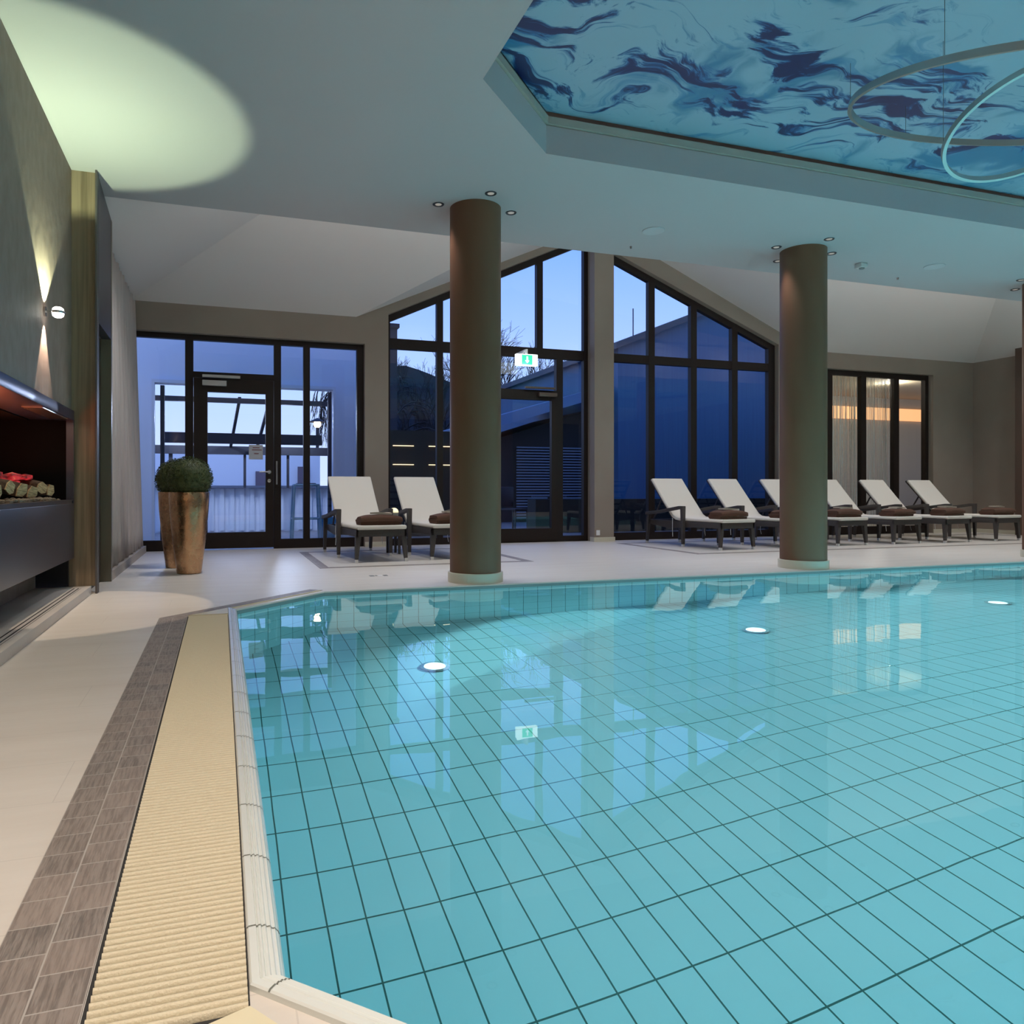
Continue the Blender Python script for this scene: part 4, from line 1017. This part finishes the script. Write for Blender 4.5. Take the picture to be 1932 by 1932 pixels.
bare_tree('bare_tree', (15.4, 29.9, -.05), 7.8, 31, 'bare tree nearest the gable pier')
bare_tree('bare_tree', (9.0, 31.2, -.05), 8.0, 41, 'bare tree mostly hidden behind the leftmost column')
bare_tree('birch_tree', (5.9, 24.4, -.05), 7.4, 17, 'drooping bare birch beyond the left gable window', .5, 1.0)
# terrace chairs and table
tcx = None
def tchair(loc, rz, label, first=[None]):
    if first[0] is None:
        t = thing('terrace_chair', label, 'chair', loc, rz, 'dark terrace chairs')
        cm = mat('terrace_chair_dark', (.02, .02, .025), .6)
        MB().box(-.23, .23, -.22, .22, .43, .47).build('seat', cm, t, bevel=.01)
        MB().box(-.23, .23, .19, .23, .50, .92).build('backrest', cm, t, bevel=.01)
        for a in (-1, 1):
            for b_ in (-1, 1): MB().bar((a*.2, b_*.19, .45 if b_ < 0 else .6), (a*.21, b_*.2, 0), .03).build('leg', cm, t)
        first[0] = t; return t
    t = copy_tree(first[0]); t.location = loc; t.rotation_euler = (0, 0, rz); t['label'] = label; return t
tchair((5.85, 14.2, -.05), .5, 'dark terrace chair outside the garden door, left of the table')
tchair((7.55, 14.3, -.05), -1.2, 'dark terrace chair outside the narrow light beside the pier')
tt = thing('terrace_table', 'dark round terrace table outside the garden door', 'table', (6.75, 14.4, -.05))
MB().lathe([(.38, .70), (.38, .73)], 28).build('top', DW, tt); MB().tube([(0, 0, 0), (0, 0, .7)], .03, 10).build('stem', DW, tt); MB().disc((0, 0, 0), .22, 24, .02).build('foot', DW, tt)
# glowing strips stand in for indoor LED reflections in the left gable window
wm = mat('warm_strip', (1, .8, .5), .5, emit=(1, .72, .38), estr=2.2)
k = 0
for z, zn in ((1.61, 'upper'), (1.265, 'lower')):
    for (a, b_, nm) in ((2.98, 3.37, 'left'), (3.66, 3.83, 'middle'), (3.93, 4.20, 'right')):
        tag(MB().box(a, b_, 13.0, 13.031, z, z+.012).build('reflection_strip', wm), zn+' warm strip drawn as a reflection in the left gable window, '+nm+' of its row', 'reflection', 'thin warm strips drawn as reflections')
sh = MB().box(2.90, 4.25, 13.03, 13.3, -.05, 1.9)
tag(sh.build('outdoor_cabinet', mat('cabinet_black', (.012, .011, .014), .5)), 'tall black cabinet carrying the reflection strips outside', 'cabinet')

# ================================================================= room behind the string curtain
PR = mat('room_beige', (.42, .35, .24), .8)
rpoly = [(9.62, 10.44), (19.2, 10.44), (19.2, 14.15), (12.95, 14.15)]
rb = MB().prism([(9.50, 10.44), (9.62, 10.44), (12.95, 14.0), (12.83, 14.15)], -.05, 3.1).box(19.1, 19.25, 10.44, 14.0, -.05, 3.1).box(12.9, 19.25, 14.0, 14.15, -.05, 3.1)
struct(rb.build('wall_side_room', PR), 'beige walls of the room behind the far window')
struct(MB().prism(rpoly, 3.1, 3.2).build('ceiling_side_room', PR)); struct(MB().prism(rpoly, -.049, -.005).build('floor_side_room', PR))
scu = MB(); rr = random.Random(8)
x = 9.7
while x < 12.12:
    w_ = rr.uniform(.004, .016); yy = 10.62+rr.uniform(-.02, .02); sway = rr.uniform(-.012, .012)
    nseg = 5; vs = []
    for i in range(nseg+1):
        z = .05+i*(2.88/nseg); dx_ = sway*math.sin(i*1.3+x*9)+ (.05*max(0, 1-z/1.0)*math.sin(x*21))
        vs += [(x+dx_-w_/2, yy, z), (x+dx_+w_/2, yy+.003, z)]
    scu.add(vs, [(2*i, 2*i+1, 2*i+3, 2*i+2) for i in range(nseg)])
    x += w_+rr.choice((.002, .004, .008, .03))*rr.random()*1.6
o = scu.build('string_curtain', mat('string_curtain_yarn', (.82, .80, .70), .8)); md = o.modifiers.new('Solidify', 'SOLIDIFY'); md.thickness = .002
tag(o, 'pale string curtain hanging inside the far right window', 'curtain', kind='stuff')
point('side_room_ceiling_light', (11.2, 11.2, 2.9), 22, (1.0, .90, .74), .03)
point('side_room_ceiling_light', (13.6, 11.9, 2.9), 45, (1.0, .90, .74), .03)
tag(MB().box(13.2, 18.9, 13.93, 13.998, 2.55, 2.85).build('orange_reflection_band', mat('orange_band', (1, .6, .3), .5, emit=(1, .46, .16), estr=.95)), 'glowing orange band drawn as a reflection behind the string curtain', 'wall light')  # emissive band put in for an orange reflection in the far window
bd = MB()
for k in range(34): bd.ball((0, 0, .9+k*.045), .009+.005*((k*7) % 3), 8)
bs_ = thing('bead_string', 'hanging string of sparkling beads in the far right window', 'bead string', (11.28, 10.52, 0))
bd.build('beads', mat('crystal_bead', (.75, .68, .55), .1, metal=.8), bs_)
MB().tube([(0, 0, 2.38), (0, 0, 3.1)], .002, 5).build('cord', STEEL, bs_)
